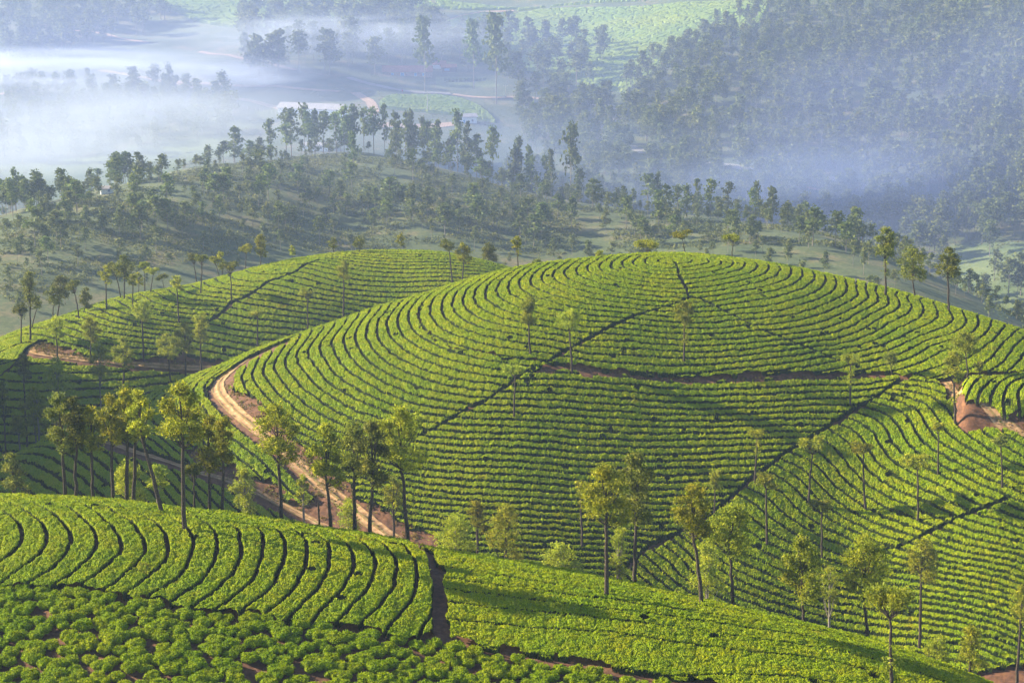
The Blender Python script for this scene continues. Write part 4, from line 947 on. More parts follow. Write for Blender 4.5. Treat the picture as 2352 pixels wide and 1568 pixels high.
# more individual trees on the ridge and along the valley, nearest first
z1 = scatter([(0,470),(400,430),(560,420),(760,420),(900,470),(1100,500),(1350,520),(1600,540),(1900,560),(2050,620),(1500,575),(1000,560),(600,570),(300,600),(0,660)], 150, rg)
z2 = scatter([(1000,400),(1250,440),(1500,485),(1850,525),(2000,560),(1950,540),(1700,490),(1350,455),(1150,415)], 36, rg)
for k_, (x, y) in enumerate(sorted(z1 + z2)):
    Hh = rg.uniform(5, 12); uu = 1176 + F * x / (1.02 * y); sz = "tiny" if Hh < 7.2 else "small" if Hh < 9.8 else "mid-sized"
    pl = "at the far left" if uu < 330 else "behind the left hill's shoulder" if uu < 620 else "behind the left hilltop" if uu < 1000 else "behind the saddle" if uu < 1350 else "behind the dome's summit" if uu < 1750 else "behind the three skyline trees"
    dp = "low in the scrub" if y < 545 else "midway up the scrub slope" if y < 600 else "high on the scrubby ridge"
    euc_thing(x, y, Hh, rg.uniform(1.0, 1.6), rg.integers(0, 12), f"{sz} eucalyptus {dp}, {pl}", "young eucalyptus in the ridge scrub", rg.uniform(0, 6.3)); cnt += 1
ZF = {
 'slope': ([(1395,240),(1480,165),(1600,110),(1720,40),(1780,3),(2100,3),(2352,3),(2520,3),(2520,520),(2352,560),(2200,560),(2050,545),(1850,500),(1500,450),(1280,390),(1200,330),(1180,260),(1290,225)], 1500, 9, 18),
 'grove': ([(1020,75),(1150,90),(1390,110),(1400,200),(1300,225),(1180,240),(1150,180),(1010,165)], 70, 13, 22),
 'house': ([(560,40),(1000,20),(1010,130),(960,165),(700,195),(560,185)], 150, 16, 30),
 'left': ([(0,3),(330,3),(390,45),(330,85),(0,200)], 150, 12, 22), 'mist': ([(0,215),(300,200),(520,230),(560,300),(400,350),(200,380),(0,370)], 150, 10, 18)}
far = []
for _ in range(420):      # the wooded vale between the ridge and the mountainside
    a = float(ray(rg.uniform(1150, 2500), 500)[0]); y = rg.uniform(float(RIDGE.yc(a)) + 45, 815); far.append((y, a * y, rg.uniform(9, 17), 'vale'))
for _ in range(520):      # saplings and bushy trees all over the ridge
    a = float(ray(rg.uniform(-60, 2420), 500)[0]); y = float(RIDGE.yc(a)) + rg.uniform(-150, 12)
    if y > 430: far.append((y, a * y, rg.uniform(3.0, 8.5), 'ridge'))
for zn, (P, n, h0, h1) in ZF.items():
    for x, y in scatter(P, n, rg, FRL): far.append((y, x, rg.uniform(h0, h1), zn))
far.sort()
nind = max(0, 300 - cnt); wm = {'slope': "eucalyptus of the great wood on the right-hand mountainside", 'grove': "dark eucalyptus of the grove below the far tea field",
 'house': "tall misty eucalyptus around the bungalow", 'left': "eucalyptus at the misty upper left", 'mist': "eucalyptus fading into the valley mist at left"}
nind = 0
for y, x, H, zn in far[:nind]:
    euc_thing(x, y, H, rg.uniform(.85, 1.25), rg.integers(0, 12), wm[zn], wm[zn], rg.uniform(0, 6.3))
Vs, Fs, Ms, o = [], [], [], 0
for y, x, H, zn in far[nind:]:
    p = PRO[rg.integers(0, 12)]; g = float(gz(np.array([x]), np.array([y]))[0]); c, s = math.cos(r_ := rg.uniform(0, 6.3)), math.sin(r_); ws = H * rg.uniform(.85, 1.35)
    for V, Fq, mi in ((p[0], p[1], 0), (p[2], p[3], 1)):
        Q = np.column_stack([(V[:, 0] * c - V[:, 1] * s) * ws + x, (V[:, 0] * s + V[:, 1] * c) * ws + y, V[:, 2] * H + g])
        Vs.append(Q); Fs.append(Fq + o); Ms.append(np.full(len(Fq), mi)); o += len(Q)
tag(ob("forest", mesh("forest", np.concatenate(Vs), np.concatenate(Fs), [PBARK, EUCF], np.concatenate(Ms))), "bluish hazy eucalyptus forest covering the mountainside and far valley", "forest", kind="stuff")
# three very tall pale-stemmed trees by the lawn
for u, vb, vt, lab in ((1140,240,40,"tallest pale-stemmed tree standing right of the lawn"), (1088,205,52,"tall pale-stemmed tree at the lawn's right edge"), (976,213,45,"dark old tree with crooked bare trunk left of the lawn")):
    x, y, _k = hitr(u, vb); euc_thing(x, y, (vb - vt) / px(y), .75, 3, lab, None, 1.0)
# scrub on the ridge, undergrowth in the valley
SCR = leafy("scrub_leaves", [(.3, (.045, .065, .018)), (.5, (.110, .135, .035)), (.72, (.26, .27, .08))], .6, .05, .25)
L = []
for P, n in (([(0,520),(250,440),(440,392),(680,362),(800,357),(1000,390),(1350,475),(1700,510),(2000,568),(2150,640),(1500,580),(1000,560),(600,575),(0,700)], 9000), ([(1900,545),(2000,568),(2110,612),(2352,745),(2352,700),(2200,600)], 900), ([(2180,560),(2400,560),(2400,760),(2300,740),(2200,660)], 260),
             (ZF['slope'][0], 2400), ([(0,215),(520,230),(640,300),(560,345),(400,390),(0,400)], 700), ([(640,205),(1000,222),(1180,235),(1280,380),(1000,300),(860,262)], 160)):
    Z = np.array(zone(P)); c = 0; X = rg.uniform(Z[:, 0].min(), Z[:, 0].max(), n * 6); Y = rg.uniform(Z[:, 1].min(), Z[:, 1].max(), n * 6)
    m = inpoly(X, Y, Z)
    for q, w in FRL: m &= pdist(X, Y, q) > w - 1
    m &= vnoise(X / 14, Y / 14, 91) > .36
    X = X[m][:n]; Y = Y[m][:n]; G = gz(X, Y)
    for x, y, g in zip(X, Y, G):
        s = rg.uniform(.25, .8); L.append(np.array([x, y, g + s * .5]) + rg.normal(size=(12, 3)) * (s, s, s * .5))
V, Fq = leaves(np.concatenate(L), .55, rg, 1.4)
tag(ob("scrub", mesh("scrub", V, Fq, SCR)), "low scrub and bushes covering the brown ridge and valley floor", "scrub", kind="stuff")
# tea carpets on the far hillside and below the bungalow
FTEA = leafy("far_tea_leaves", [(.3, (.10, .18, .03)), (.5, (.20, .30, .05)), (.7, (.32, .42, .08))], 1.5, .03, .3)
def far_tea(P, label, cw, ch, step=1.1, rot=.3):
    Z = np.array(zone(P)); x0, x1, y0, y1 = Z[:, 0].min(), Z[:, 0].max(), Z[:, 1].min(), Z[:, 1].max()
    X, Y = np.meshgrid(np.arange(x0, x1, step), np.arange(y0, y1, step), indexing='ij')
    U = (X * math.cos(rot) + Y * math.sin(rot)) / cw + (vnoise(X / 9, Y / 9, 61) - .5) * .8; W_ = (-X * math.sin(rot) + Y * math.cos(rot)) / ch + (vnoise(X / 11, Y / 11, 62) - .5) * .8
    f1, f2, ci = cells(U, W_, 63); inn = inpoly(X, Y, Z)
    for q, w in FRL: inn &= pdist(X, Y, q, 9) > w - 1.5
    h = 1.5 * np.clip((f2 - f1) / .16, 0, 1) ** .6 + .25 * (ci - .5) + RNG.random(X.shape) * .25; h = np.where(inn, h, -.3)
    V = np.stack([X, Y, gz(X, Y) + h], -1).reshape(-1, 3); idx = np.arange(X.size).reshape(X.shape)
    q = np.stack([idx[:-1, :-1], idx[1:, :-1], idx[1:, 1:], idx[:-1, 1:]], -1).reshape(-1, 4)
    hv = h.ravel(); q = q[hv[q].max(1) > .12]; un, inv = np.unique(q, return_inverse=True)
    tag(ob("tea_bushes", mesh("tea_bushes", V[un], inv.reshape(-1, 4), FTEA)), label, "tea bushes", kind="stuff")
far_tea([(330,4),(700,4),(980,3),(1010,20),(700,75),(560,70),(430,40)], "patchwork of pale tea bushes at the very top left of centre", 6.5, 5.0)
far_tea([(1000,62),(1100,30),(1300,22),(1600,8),(1770,4),(1745,60),(1640,110),(1500,170),(1440,215),(1380,205),(1250,170),(1060,120)], "bright far tea field above the dark grove", 7.0, 5.0)
far_tea([(1000,3),(1500,2),(1300,12),(1050,24),(1010,18)], "strip of far tea above the dirt track at the top", 7.0, 5.0)
far_tea([(862,250),(900,222),(1000,222),(1060,230),(1120,262),(1140,284),(1060,268),(960,258)], "small tea slope below the bungalow road", 5.0, 3.2, .8, .9)

# ------------------------------------------------------------------ near dirt roads and banks
def road(name, L, w, lift=.12):
    """dirt road: grassy crown and verges with two pale wheel ruts pressed in"""
    L = np.array(L); d = np.concatenate([[0], np.cumsum(np.hypot(*np.diff(L, axis=0).T))]); n = int(d[-1] / .3); t = np.linspace(0, d[-1], n)
    P = np.stack([np.interp(t, d, L[:, 0]), np.interp(t, d, L[:, 1])], 1); k = 6
    for c in range(2): P[k:-k, c] = np.convolve(P[:, c], np.ones(2*k+1) / (2*k+1), 'same')[k:-k]
    Tn = np.gradient(P, axis=0); Tn /= np.linalg.norm(Tn, axis=1)[:, None] + 1e-9; N = np.stack([-Tn[:, 1], Tn[:, 0]], 1)
    fr = np.array([-.5, -.42, -.36, -.16, -.10, 0, .10, .16, .36, .42, .5]); dz = np.array([-.02, .02, -.03, -.04, .02, .05, .02, -.04, -.03, .02, -.02]); V = []
    for j_, f in enumerate(fr):
        off = f * w + (vnoise(t / 1.2, t * 0 + j_ * 3.1, 78) - .5) * .16; Q = P + N * off[:, None]
        V.append(np.column_stack([Q, gz(Q[:, 0], Q[:, 1]) + lift + dz[j_] * (w > 1.5) + (vnoise(t / .4, t * 0 + j_, 79) - .5) * .03]))
    m = len(fr); V = np.stack(V, 1).reshape(-1, 3); idx = np.arange(n * m).reshape(n, m)
    q = np.stack([idx[:-1, :-1], idx[:-1, 1:], idx[1:, 1:], idx[1:, :-1]], -1); mi = np.zeros((n - 1, m - 1), int)
    mi[:, [0, 4, 5, 9]] = 1
    tag(ob(name, mesh(name, V, q.reshape(-1, 4), [RUT, VERGE], mi.ravel(), smooth=True)), kind="structure")
VERGE = matte("grassy_verge_soil", [(.3, (.10, .055, .025)), (.5, (.22, .14, .06)), (.68, (.20, .20, .06))], 2.5)
road("dirt_road", MID.WW(ROAD_L, 0.1), 1.7)
road("dirt_road", MID.WW(ROAD_R, 0.1), 1.3)
road("dirt_path", KNOLL.WW(ROAD_LOW, 0.2), .8)
road("dirt_track", LEFT.WW(ROAD_W, 0.1), 1.2)
# weeds and clods on the banks and between the ruts
WEED = leafy("weeds", [(.3, (.10, .06, .02)), (.5, (.16, .13, .03)), (.7, (.20, .26, .05))], 3.0, .4, .3)
rg = np.random.default_rng(5)
def weeds(hill, P, n, s, hgt):
    Z = np.array(hill.WW(P, .2)); X = rg.uniform(Z[:, 0].min(), Z[:, 0].max(), n * 4); Y = rg.uniform(Z[:, 1].min(), Z[:, 1].max(), n * 4)
    m = inpoly(X, Y, Z) & (vnoise(X / 1.3, Y / 1.3, 15) > .42); X = X[m][:n]; Y = Y[m][:n]
    return [np.column_stack([X, Y, gz(X, Y)])[i] + rg.normal(size=(6, 3)) * (s, s, hgt) + (0, 0, hgt) for i in range(len(X))]
BANK_L = [(536,862),(540,888),(575,908),(600,935),(630,975),(687,1012),(740,1050),(822,1133),(906,1186),(1000,1250),(905,1243),(800,1165),(700,1085),(620,1005),(560,945),(515,890)]
W = weeds(MID, BANK_L, 1500, .10, .09) + weeds(KNOLL, [(340,1012),(470,1045),(600,1100),(684,1158),(741,1135),(900,1245),(740,1200),(600,1140),(460,1078)], 900, .10, .09)
W += weeds(MID, [(2150,868),(2170,900),(2226,955),(2352,1000),(2352,970),(2276,940),(2226,912),(2204,872)], 300, .09, .07)
W += weeds(LEFT, [(60,805),(94,783),(210,820),(400,825),(520,828),(464,846),(306,840),(144,822)], 600, .12, .10)
W += weeds(MID, [(1260,835),(1470,856),(1695,866),(1900,860),(2090,856),(1900,868),(1695,874),(1470,864)], 260, .10, .05)
V, Fq = leaves(np.concatenate(W), .22, rg, 1.6)
tag(ob("weeds", mesh("weeds", V, Fq, WEED)), "dry weeds and grass on the reddish banks and verges", "weeds", kind="stuff")

# ------------------------------------------------------------------ loose tea bushes in the foreground
BUSH = tea_mat("bush_leaves", [(.28, (.028, .058, .001)), (.42, (.130, .210, .001)), (.56, (.330, .400, .002)), (.74, (.680, .700, .006))], 10.0, False)
def bush_proto(rg):
    nt, nr = 40, 15; th = np.linspace(0, 2*math.pi, nt, endpoint=False); V = []
    ph = rg.uniform(0, 6.3, 6); am = rg.uniform(.03, .13, 6)
    for r in range(nr):
        t = r / (nr - 1)
        if t < .35: rad = .62 + .38 * (t / .35) ** .8; z = t / .35 * .45 + .02
        else: s = (t - .35) / .65; rad = math.cos(s * math.pi / 2) ** .55 if s < 1 else 0; z = .47 + .38 * math.sin(s * math.pi / 2) ** 1.2
        for a in th:
            w = 1 + sum(am[k] * math.sin((k + 2) * a + ph[k]) for k in range(5)); x, y = rad * w * math.cos(a), rad * w * math.sin(a)
            V.append((x, y, z + .05 * math.sin(5 * x + ph[0]) + .05 * math.sin(6 * y + ph[1])))
    V = np.array(V); V += rg.normal(size=V.shape) * .035
    g1, g2, gi = cells(V[:, 0] * 4.5 + 30, V[:, 1] * 4.5 + 30, int(rg.integers(0, 999))); V[:, 2] -= .10 * np.clip(g1, 0, 1) * (V[:, 2] > .3)
    idx = np.arange(nt * nr).reshape(nr, nt); j = (np.arange(nt) + 1) % nt
    Fq = np.stack([idx[:-1], idx[:-1][:, j], idx[1:][:, j], idx[1:]], -1).reshape(-1, 4)
    S = V[rg.integers(nt * 3, nt * nr, 1100)] + rg.normal(size=(1100, 3)) * .045 + (0, 0, .03)
    LV, LF = flat_leaves(S, .15)
    return join([(V, Fq), (LV, LF)])
rg = np.random.default_rng(21)
BP = [mesh("tea_bush", *bush_proto(rg), BUSH) for _ in range(14)]
ZB = np.array(FRONT.WW([(-260,1312),(0,1336),(100,1340),(200,1350),(350,1376),(450,1392),(563,1402),(668,1414),(778,1430),(850,1442),(930,1456),(1000,1460),(1060,1478),(1159,1490),(1208,1502),(1346,1524),(1421,1537),(1568,1560),(1720,1590),(1720,1660),(-260,1660)]))
pts = []
for i in range(100):
    for j in range(60):
        x = -46 + i * 1.20 + (j % 2) * .60 + rg.normal() * .22; y = 91.5 + j * .95 + rg.normal() * .2
        if inpoly(np.array([x]), np.array([y]), ZB)[0] and rg.random() > .04: pts.append((y, x))
a_, _ = ray(2352, 1568)
vis = []
for y, x in pts:
    g = float(gz(np.array([x]), np.array([y]))[0]); E = (g + .5 - CAMZ) / y; yy = (E * cp + sp) / (cp - E * sp); v = 784 - F * yy; u = 1176 + F * (x / y) * (cp + yy * sp)
    if -120 < u < 2500 and v < 1640: vis.append((y, x, g, u, v))
vis.sort()
def bushlabel(u, v, red):
    side = ("at the far left" if u < 400 else "left of centre" if u < 850 else "near the footpath" if u < 1150 else "right of the footpath")
    row = "in the row touching the long hedges" if v < 1352 + u * .115 + 36 else "at the bottom edge" if v > 1535 else "in the loose patch"
    return "%s leafy tea bush %s, %s" % (red, row, side)
VB = []; n_ind = 0
for i, (y, x, g, u, v) in enumerate(vis):
    s = rg.uniform(.43, .60); size = "small" if s < .48 else "broad" if s > .55 else "rounded"
    sc_ = (s * rg.uniform(.95, 1.25), s * rg.uniform(.9, 1.1), s * rg.uniform(1.1, 1.35)); rz = rg.uniform(-.5, .5) + rg.integers(0, 2) * 3.14; k = rg.integers(0, 14)
    if n_ind < 300 and u > -40 and u < 2400:
        o = bpy.data.objects.new("tea_bush", BP[k]); link(o); o.location = (x, y, g - .03); o.scale = sc_; o.rotation_euler[2] = rz; n_ind += 1
        tag(o, bushlabel(u, v, size), "tea bush", "loose tea bushes along the bottom")
    else: VB.append((x, y, g, sc_, rz, k))
if VB:
    Vs, Fs, o = [], [], 0
    for x, y, g, s_, rz, k in VB:
        me = BP[k]; V = np.empty(len(me.vertices) * 3, np.float32); me.vertices.foreach_get("co", V); V = V.reshape(-1, 3) * s_
        Fq = np.empty(len(me.loops), np.int32); me.loops.foreach_get("vertex_index", Fq); c, s = math.cos(rz), math.sin(rz)
        Vs.append(np.column_stack([V[:, 0]*c - V[:, 1]*s + x, V[:, 0]*s + V[:, 1]*c + y, V[:, 2] + g - .03])); Fs.append(Fq.reshape(-1, 4) + o); o += len(V)
    tag(ob("tea_bushes", mesh("tea_bushes", np.concatenate(Vs), np.concatenate(Fs), BUSH)), "remaining loose tea bushes around the nearest patch", "tea bushes", kind="stuff")
print("bushes", len(vis), n_ind)

# ------------------------------------------------------------------ buildings and small things far away
def box(x0, x1, y0, y1, z0, z1):
    V = np.array([(x, y, z) for x in (x0, x1) for y in (y0, y1) for z in (z0, z1)], float)
    return V, np.array([[0,1,3,2],[4,6,7,5],[0,4,5,1],[2,3,7,6],[0,2,6,4],[1,5,7,3]])
def gable(x0, x1, y0, y1, z0, z1, th=.25):
    """pitched roof slab pair, ridge along x"""
    ym = (y0 + y1) / 2; P = []
    for ya, yb in ((y0, ym), (y1, ym)):
        V = np.array([(x0,ya,z0),(x1,ya,z0),(x1,yb,z1),(x0,yb,z1),(x0,ya,z0+th),(x1,ya,z0+th),(x1,yb,z1+th),(x0,yb,z1+th)], float)
        P.append((V, np.array([[0,1,2,3],[4,7,6,5],[0,4,5,1],[1,5,6,2],[2,6,7,3],[3,7,4,0]])))
    return join(P)
WHITE = matte("whitewash", [(.3, (.62, .64, .66)), (.6, (.78, .80, .82)), (.8, (.85, .86, .86))], .6)
GREYR = matte("grey_sheet_roof", [(.3, (.22, .20, .21)), (.6, (.34, .31, .32)), (.8, (.42, .38, .36))], .4)
REDR = matte("red_tile_roof", [(.3, (.20, .085, .07)), (.6, (.30, .13, .10)), (.8, (.38, .18, .14))], .7)
DARKW = matte("dark_wall", [(.3, (.06, .05, .06)), (.7, (.12, .10, .11))], .6)
STONE = matte("old_stone_wall", [(.3, (.20, .15, .14)), (.7, (.36, .28, .26))], .7)
BLUE = matte("blue_paint", [(.3, (.08, .22, .42)), (.7, (.14, .32, .55))], 1.0)
YEL = matte("yellow_sign", [(.3, (.80, .58, .03)), (.7, (.86, .64, .05))], 1.0)
BLK = matte("black_paint", [(.3, (.01, .01, .01)), (.7, (.02, .02, .02))], 1.0)
POLE = matte("grey_pole", [(.3, (.35, .33, .31)), (.7, (.48, .46, .43))], 1.0)
def house(name, u, v, w, d, hw, hr, wallm, roofm, rz, label, wins, door=None, chim=False, porch=False):
    x, y, _k = hitr(u, v); xs = np.array([x - w/2, x + w/2, x]); g = float(gz(xs, np.array([y, y, y + d/2])).min())
    r = bpy.data.objects.new(name, None); link(r); r.location = (x, y + d/2, g); r.rotation_euler[2] = rz; tag(r, label, "building")
    Wm = [box(-w/2, w/2, -d/2, d/2, -2, hw)]
    for sx in (-1, 1):    # gable ends
        V = np.array([(sx*w/2,-d/2,hw),(sx*w/2,d/2,hw),(sx*w/2,0,hw+hr),(sx*w/2-sx*.2,-d/2,hw),(sx*w/2-sx*.2,d/2,hw),(sx*w/2-sx*.2,0,hw+hr)], float)
        Wm.append((V, np.array([[0,1,2,2],[3,5,4,4]])))
    V, Fq = join(Wm[:1]); link(bpy.data.objects.new("wall", mesh("wall", V, Fq, wallm)), r)
    gv = np.concatenate([q[0] for q in Wm[1:]]); gf = np.array([[0,1,2],[3,5,4],[6,7,8],[9,11,10]])
    link(bpy.data.objects.new("gable_end", mesh("gable_end", gv, gf, wallm)), r)
    V, Fq = gable(-w/2-.5, w/2+.5, -d/2-.6, d/2+.6, hw-.1, hw+hr); rf = bpy.data.objects.new("roof", mesh("roof", V, Fq, roofm)); link(rf, r)
    if chim:
        V, Fq = box(-.5, .5, -.5, .5, hw, hw+hr+1.2); link(bpy.data.objects.new("chimney", mesh("chimney", V + (w*.25, 0, 0), Fq, STONE)), rf)
    for wx, ww, wh, m in wins:
        V, Fq = box(wx-ww/2, wx+ww/2, -d/2-.08, -d/2+.05, 1.0, 1.0+wh); fr = bpy.data.objects.new("window", mesh("window", V, Fq, m)); link(fr, r)
        V, Fq = box(wx-ww/2+.12, wx+ww/2-.12, -d/2-.11, -d/2-.06, 1.12, .88+wh); link(bpy.data.objects.new("pane", mesh("pane", V, Fq, BLUE if m is not BLUE else DARKW)), fr)
    if door is not None:
        V, Fq = box(door-.5, door+.5, -d/2-.07, -d/2+.05, 0, 2.1); link(bpy.data.objects.new("door", mesh("door", V, Fq, BLUE)), r)
house("long_house", 716, 262, 38, 9, 3.6, 2.6, WHITE, GREYR, -.32, "long whitewashed line house with grey sheet roof behind the ridge trees", [(-16+i*5.2, 1.3, 1.4, BLUE) for i in range(7)], door=2.4)
house("bungalow", 935, 176, 30, 10, 3.6, 3.2, STONE, REDR, .02, "stone bungalow with white windows hidden among the tall misty trees", [(-9, 1.8, 2.0, WHITE), (-3, 2.4, 2.2, WHITE), (5, 1.8, 2.0, WHITE), (10, 1.8, 2.0, WHITE)], chim=True)
house("outbuilding", 1008, 160, 8, 6, 3.0, 2.0, WHITE, REDR, .1, "small outbuilding with bright red tiled roof beside the bungalow", [(1.5, 1.0, 1.2, WHITE)])
house("shed", 1030, 167, 9, 7, 3.2, 1.6, DARKW, REDR, .15, "dark open-fronted shed with reddish roof at the head of the lawn", [(-1.5, 3.5, 1.6, DARKW)])
house("white_cottage", 1072, 283, 10, 6, 3.6, 1.4, WHITE, GREYR, .2, "small white cottage with blue door below the small tea slope", [(2.6, 1.2, 1.3, BLUE)], door=-2.0)
house("white_hut", 243, 446, 4.2, 3.5, 2.0, .6, WHITE, GREYR, .3, "tiny white hut among the trees low on the misty left hillside", [(.6, .7, .8, BLUE)])
house("white_shed", 725, 347, 14, 6, 2.6, 1.2, WHITE, GREYR, -.1, "pale shed glimpsed between the trunks of the ridge-top clump", [(-3, 1.0, 1.0, BLUE), (3, 1.0, 1.0, BLUE)])
# water tank on legs at the top
x, y, _k = hitr(606, 12); g = float(gz(np.array([x]), np.array([y]))[0]); r = bpy.data.objects.new("water_tank", None); link(r); r.location = (x, y, g)
tag(r, "little white water tank on legs in the topmost tea", "tank")
V, Fq = tube([(0,0,2.2),(0,0,2.3),(0,0,4.4),(0,0,4.7)], [1.0,1.25,1.25,.3], 14); link(bpy.data.objects.new("tank", mesh("tank", V, Fq, WHITE)), r)
for sx in (-.8, .8):
    for sy in (-.8, .8): V, Fq = box(sx-.09, sx+.09, sy-.09, sy+.09, -.3, 2.25); link(bpy.data.objects.new("leg", mesh("leg", V, Fq, POLE)), r)
# chevron road sign
x, y, _k = hitr(1387, 276); g = float(gz(np.array([x]), np.array([y]))[0]); r = bpy.data.objects.new("road_sign", None); link(r); r.location = (x, y, g)
tag(r, "yellow road sign with a black left-pointing chevron at the road bend", "sign")
V, Fq = tube([(0,0,-.3),(0,0,2.2)], [.06,.06], 8); link(bpy.data.objects.new("post", mesh("post", V, Fq, POLE)), r)
V, Fq = box(-.8,.8,-.06,0,1.5,3.6); pl = bpy.data.objects.new("panel", mesh("panel", V, Fq, YEL)); link(pl, r)
V = np.array([(.45,-.07,3.4),(-.1,-.07,3.4),(-.6,-.07,2.55),(-.1,-.07,1.7),(.45,-.07,1.7),(-.05,-.07,2.55)]); V = np.concatenate([V, V + (0,-.02,0)])
link(bpy.data.objects.new("chevron", mesh("chevron", V, [np.array([[0,1,2,5],[5,2,3,4],[6,11,8,7],[11,10,9,8],[0,6,7,1],[1,7,8,2],[2,8,9,3],[3,9,10,4],[4,10,11,5],[5,11,6,0]])], BLK)), pl)
# utility poles
for u, vb, vt, lab in ((982,258,211,"concrete utility pole standing in the small tea slope"), (1161,226,196,"utility pole on the verge right of the lawn")):
    x, y, _k = hitr(u, vb); g = float(gz(np.array([x]), np.array([y]))[0]); H = (vb - vt) / px(y); r = bpy.data.objects.new("utility_pole", None); link(r); r.location = (x, y, g); tag(r, lab, "pole")
    V, Fq = tube([(0,0,-.5),(0,0,H)], [.22,.13], 8); link(bpy.data.objects.new("pole", mesh("pole", V, Fq, POLE)), r)
    V, Fq = box(-1.3,1.3,-.08,.08,H-1.0,H-.8); link(bpy.data.objects.new("crossarm", mesh("crossarm", V, Fq, POLE)), r)
    for i_ in (-1.1, 0, 1.1): V, Fq = tube([(i_,0,H-.8),(i_,0,H-.6),(i_,0,H-.45)], [.07,.11,.04], 8); link(bpy.data.objects.new("insulator", mesh("insulator", V, Fq, WHITE)), r)
# clipped lawn shrubs
HED = leafy("hedge_leaves", [(.3, (.03, .06, .02)), (.7, (.09, .14, .04))], 2.0, .3, .2)
for i in range(11):
    u = 1022 + i * 9.0; v = 188 - .012 * (i - 3) ** 2 - (0.45 * max(0, i - 5)); x, y, _k = hitr(u, v); g = float(gz(np.array([x]), np.array([y]))[0])
    V = np.array([(math.cos(t)*r_, math.sin(t)*r_, z) for z, r_ in ((0,.7),(.5,1.0),(1.2,1.05),(1.7,.8),(1.95,.1)) for t in np.linspace(0, 2*math.pi, 12, endpoint=False)]); V += rg.normal(size=V.shape) * .07
    idx = np.arange(60).reshape(5, 12); j = (np.arange(12) + 1) % 12; Fq = np.stack([idx[:-1], idx[:-1][:, j], idx[1:][:, j], idx[1:]], -1).reshape(-1, 4)
    tag(ob("clipped_shrub", mesh("clipped_shrub", V, Fq, HED), None, (x, y, g)), "clipped shrub edging the lawn below the dark shed, %s from the left" % ORD(i + 1), "shrub", "clipped shrubs round the lawn")
# fence posts beside the lower road at left
for i in range(14):
    u = 522 + i * 9.3; v = 243 + i * 1.75; x, y, _k = hitr(u, v); g = float(gz(np.array([x]), np.array([y]))[0])
    V, Fq = tube([(0,0,-.2),(0,0,1.4),(.05,0,1.75)], [.13,.11,.09], 6)
    tag(ob("fence_post", mesh("fence_post", V, Fq, POLE), None, (x, y, g)), "pale fence post below the dirt road left of the long house, %s from the left" % ORD(i + 1), "fence post", "fence posts below the road")
# a person walking on the road, far away
def person(u, v, cloth, label):
    x, y, _k = hitr(u, v); g = float(gz(np.array([x]), np.array([y]))[0]) + .35
    me = bpy.data.meshes.new("person"); vs = [(0,0,.95),(0,0,1.2),(0,0,1.42),(0,0,1.52),(0,.02,1.66),(.18,0,1.40),(.24,.04,1.12),(.25,-.06,.86),(-.18,0,1.40),(-.24,-.04,1.12),(-.23,.08,.86),(.09,0,.9),(.10,-.10,.5),(.11,-.02,.06),(-.09,0,.9),(-.10,.12,.5),(-.11,.20,.08)]
    es = [(0,1),(1,2),(2,3),(3,4),(2,5),(5,6),(6,7),(2,8),(8,9),(9,10),(0,11),(11,12),(12,13),(0,14),(14,15),(15,16)]; rd = [.14,.13,.14,.06,.11,.07,.05,.04,.07,.05,.04,.10,.07,.05,.10,.07,.05]
    me.from_pydata(vs, es, []); o = bpy.data.objects.new("person", me); link(o); m = o.modifiers.new("skin", 'SKIN')
    for i, r_ in enumerate(rd): me.skin_vertices[0].data[i].radius = (r_, r_)
    me.skin_vertices[0].data[0].use_root = True; o.location = (x, y, g); me.materials.append(cloth)
    m.use_smooth_shade = True; o.modifiers.new("sub", 'SUBSURF').levels = 1; tag(o, label, "person")
REDC = matte("red_cloth", [(.3, (.45, .03, .04)), (.7, (.6, .06, .07))], 4.0)
person(924, 214, REDC, "distant person in red walking on the paved road below the bungalow")

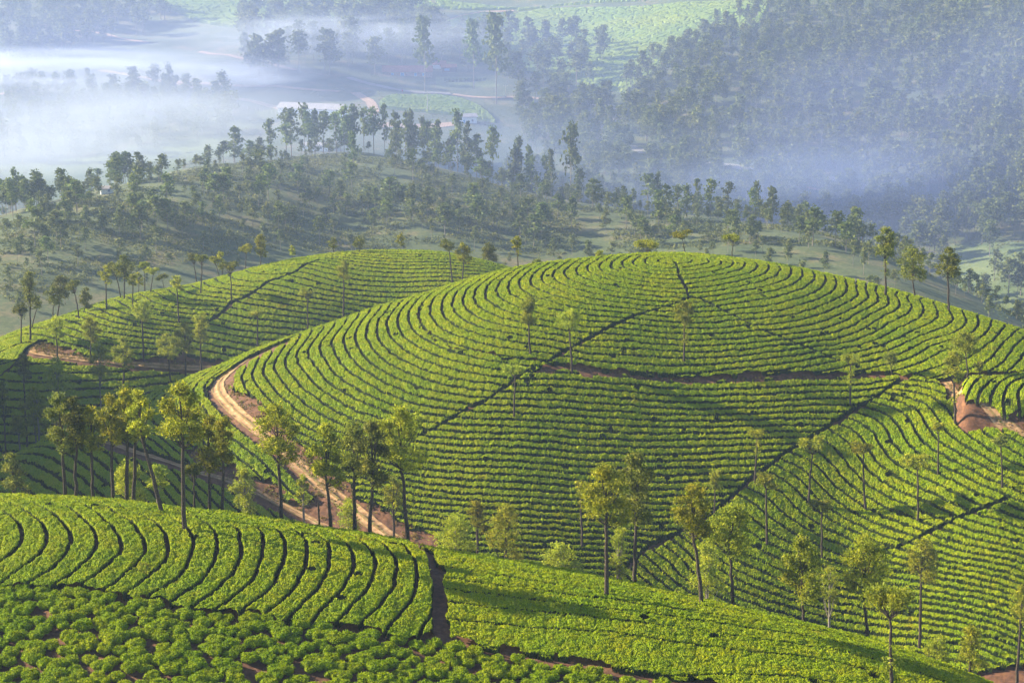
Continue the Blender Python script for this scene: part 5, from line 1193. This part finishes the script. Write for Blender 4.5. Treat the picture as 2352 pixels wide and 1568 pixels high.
# ------------------------------------------------------------------ air: haze box and mist banks
def volume(name, V, Fq, dens, col, label, aniso=.25, noise=None):
    m = bpy.data.materials.new(name); m.use_nodes = True; t = m.node_tree; t.nodes.clear(); out = t.nodes.new("ShaderNodeOutputMaterial")
    p = t.nodes.new("ShaderNodeVolumePrincipled"); p.inputs["Color"].default_value = (*col, 1); p.inputs["Anisotropy"].default_value = aniso
    p.inputs["Density"].default_value = dens; t.links.new(p.outputs[0], out.inputs["Volume"])
    if noise: noise(t, p)
    tag(ob(name, mesh(name, V, Fq, m)), label, "haze" if name == "haze" else "mist", kind="stuff")
V, Fq = box(-1900, 1900, -60, 3500, -80, 172)
volume("haze", V, Fq, HAZE, (.50, .66, 1.0), "thin bluish air between the hills and the far slopes", .2)
def mist(u, v, Y, hw, hd, hh, od, lab, seed, sc_=2.2, col=(.86, .92, 1.0)):
    """soft bank of morning mist: od = optical depth through its middle"""
    a, E = ray(u, v); nt, nr = 24, 12; V = [(0, 0, -1.0)]
    for r in range(1, nr):
        for t in range(nt): p = math.pi * r / nr; w = 2 * math.pi * t / nt; V.append((math.sin(p) * math.cos(w), math.sin(p) * math.sin(w), -math.cos(p)))
    V.append((0, 0, 1.0)); Q = [[1 + r*nt + t, 1 + r*nt + (t+1) % nt, 1 + (r+1)*nt + (t+1) % nt, 1 + (r+1)*nt + t] for r in range(nr-2) for t in range(nt)]
    T3 = [[0, 1 + (t+1) % nt, 1 + t] for t in range(nt)]; b = 1 + (nr-2)*nt; T3 += [[b + t, b + (t+1) % nt, len(V) - 1] for t in range(nt)]
    m = bpy.data.materials.new("mist"); m.use_nodes = True; t = m.node_tree; t.nodes.clear(); N = t.nodes.new; out = N("ShaderNodeOutputMaterial")
    p = N("ShaderNodeVolumePrincipled"); p.inputs["Color"].default_value = (*col, 1); p.inputs["Anisotropy"].default_value = .3
    tc = N("ShaderNodeTexCoord"); ln = N("ShaderNodeVectorMath"); ln.operation = 'LENGTH'; t.links.new(tc.outputs["Object"], ln.inputs[0])
    fall = N("ShaderNodeMapRange"); fall.interpolation_type = 'SMOOTHSTEP'; fall.inputs[1].default_value = 1.0; fall.inputs[2].default_value = .15; t.links.new(ln.outputs["Value"], fall.inputs[0])
    mp = N("ShaderNodeMapping"); mp.inputs["Location"].default_value = (seed * 3.1, seed, 0); mp.inputs["Scale"].default_value = (1.0, .7, .8); mp.inputs["Rotation"].default_value = (0, .12, 0)
    t.links.new(tc.outputs["Object"], mp.inputs[0])
    nz = N("ShaderNodeTexNoise"); nz.inputs["Scale"].default_value = sc_; nz.inputs["Detail"].default_value = 4; nz.inputs["Roughness"].default_value = .55; nz.inputs["Distortion"].default_value = .6
    t.links.new(mp.outputs[0], nz.inputs["Vector"]); mr = N("ShaderNodeMapRange"); mr.inputs[1].default_value = .36; mr.inputs[2].default_value = .68; t.links.new(nz.outputs["Fac"], mr.inputs[0])
    m1 = N("ShaderNodeMath"); m1.operation = 'MULTIPLY'; t.links.new(fall.outputs[0], m1.inputs[0]); t.links.new(mr.outputs[0], m1.inputs[1])
    m2 = N("ShaderNodeMath"); m2.operation = 'MULTIPLY'; t.links.new(m1.outputs[0], m2.inputs[0]); m2.inputs[1].default_value = od / (hd * .8); t.links.new(m2.outputs[0], p.inputs["Density"])
    t.links.new(p.outputs[0], out.inputs["Volume"])
    o = ob("mist", mesh("mist", V, [np.array(Q), np.array(T3)], m)); o.location = (float(a) * Y, Y, CAMZ + Y * float(E)); o.scale = (hw, hd, hh)
    tag(o, lab, "mist", kind="stuff")
W_ = (.74, .82, 1.0); B_ = (.45, .58, 1.0)
mist(90, 155, 1010, 190, 60, 14, 2.0, "bright streak of mist across the upper left valley", 1.3, 2.4, W_)
mist(560, 178, 1000, 55, 45, 13, 1.3, "puff of smoke drifting above the road junction", 2.7, 2.4, W_)
mist(170, 300, 830, 190, 90, 34, 1.3, "broad soft mist filling the lower left valley", 4.1, 1.8, W_)
mist(780, 80, 1060, 130, 50, 18, 1.1, "slanting veil of mist over the tall trees by the bungalow", 5.9, 2.2, W_)
mist(1250, 350, 790, 210, 70, 26, .35, "pale mist behind the ridge's right end", 7.7, 1.4, B_)
mist(2000, 450, 740, 230, 70, 32, .5, "pale mist at the foot of the great wood", 9.2, 1.4, B_)
mist(1176, 300, 870, 700, 400, 150, 3.6, "thin blue veil of mist filling the far valley", 11.2, .5, (.40, .50, 1.0))
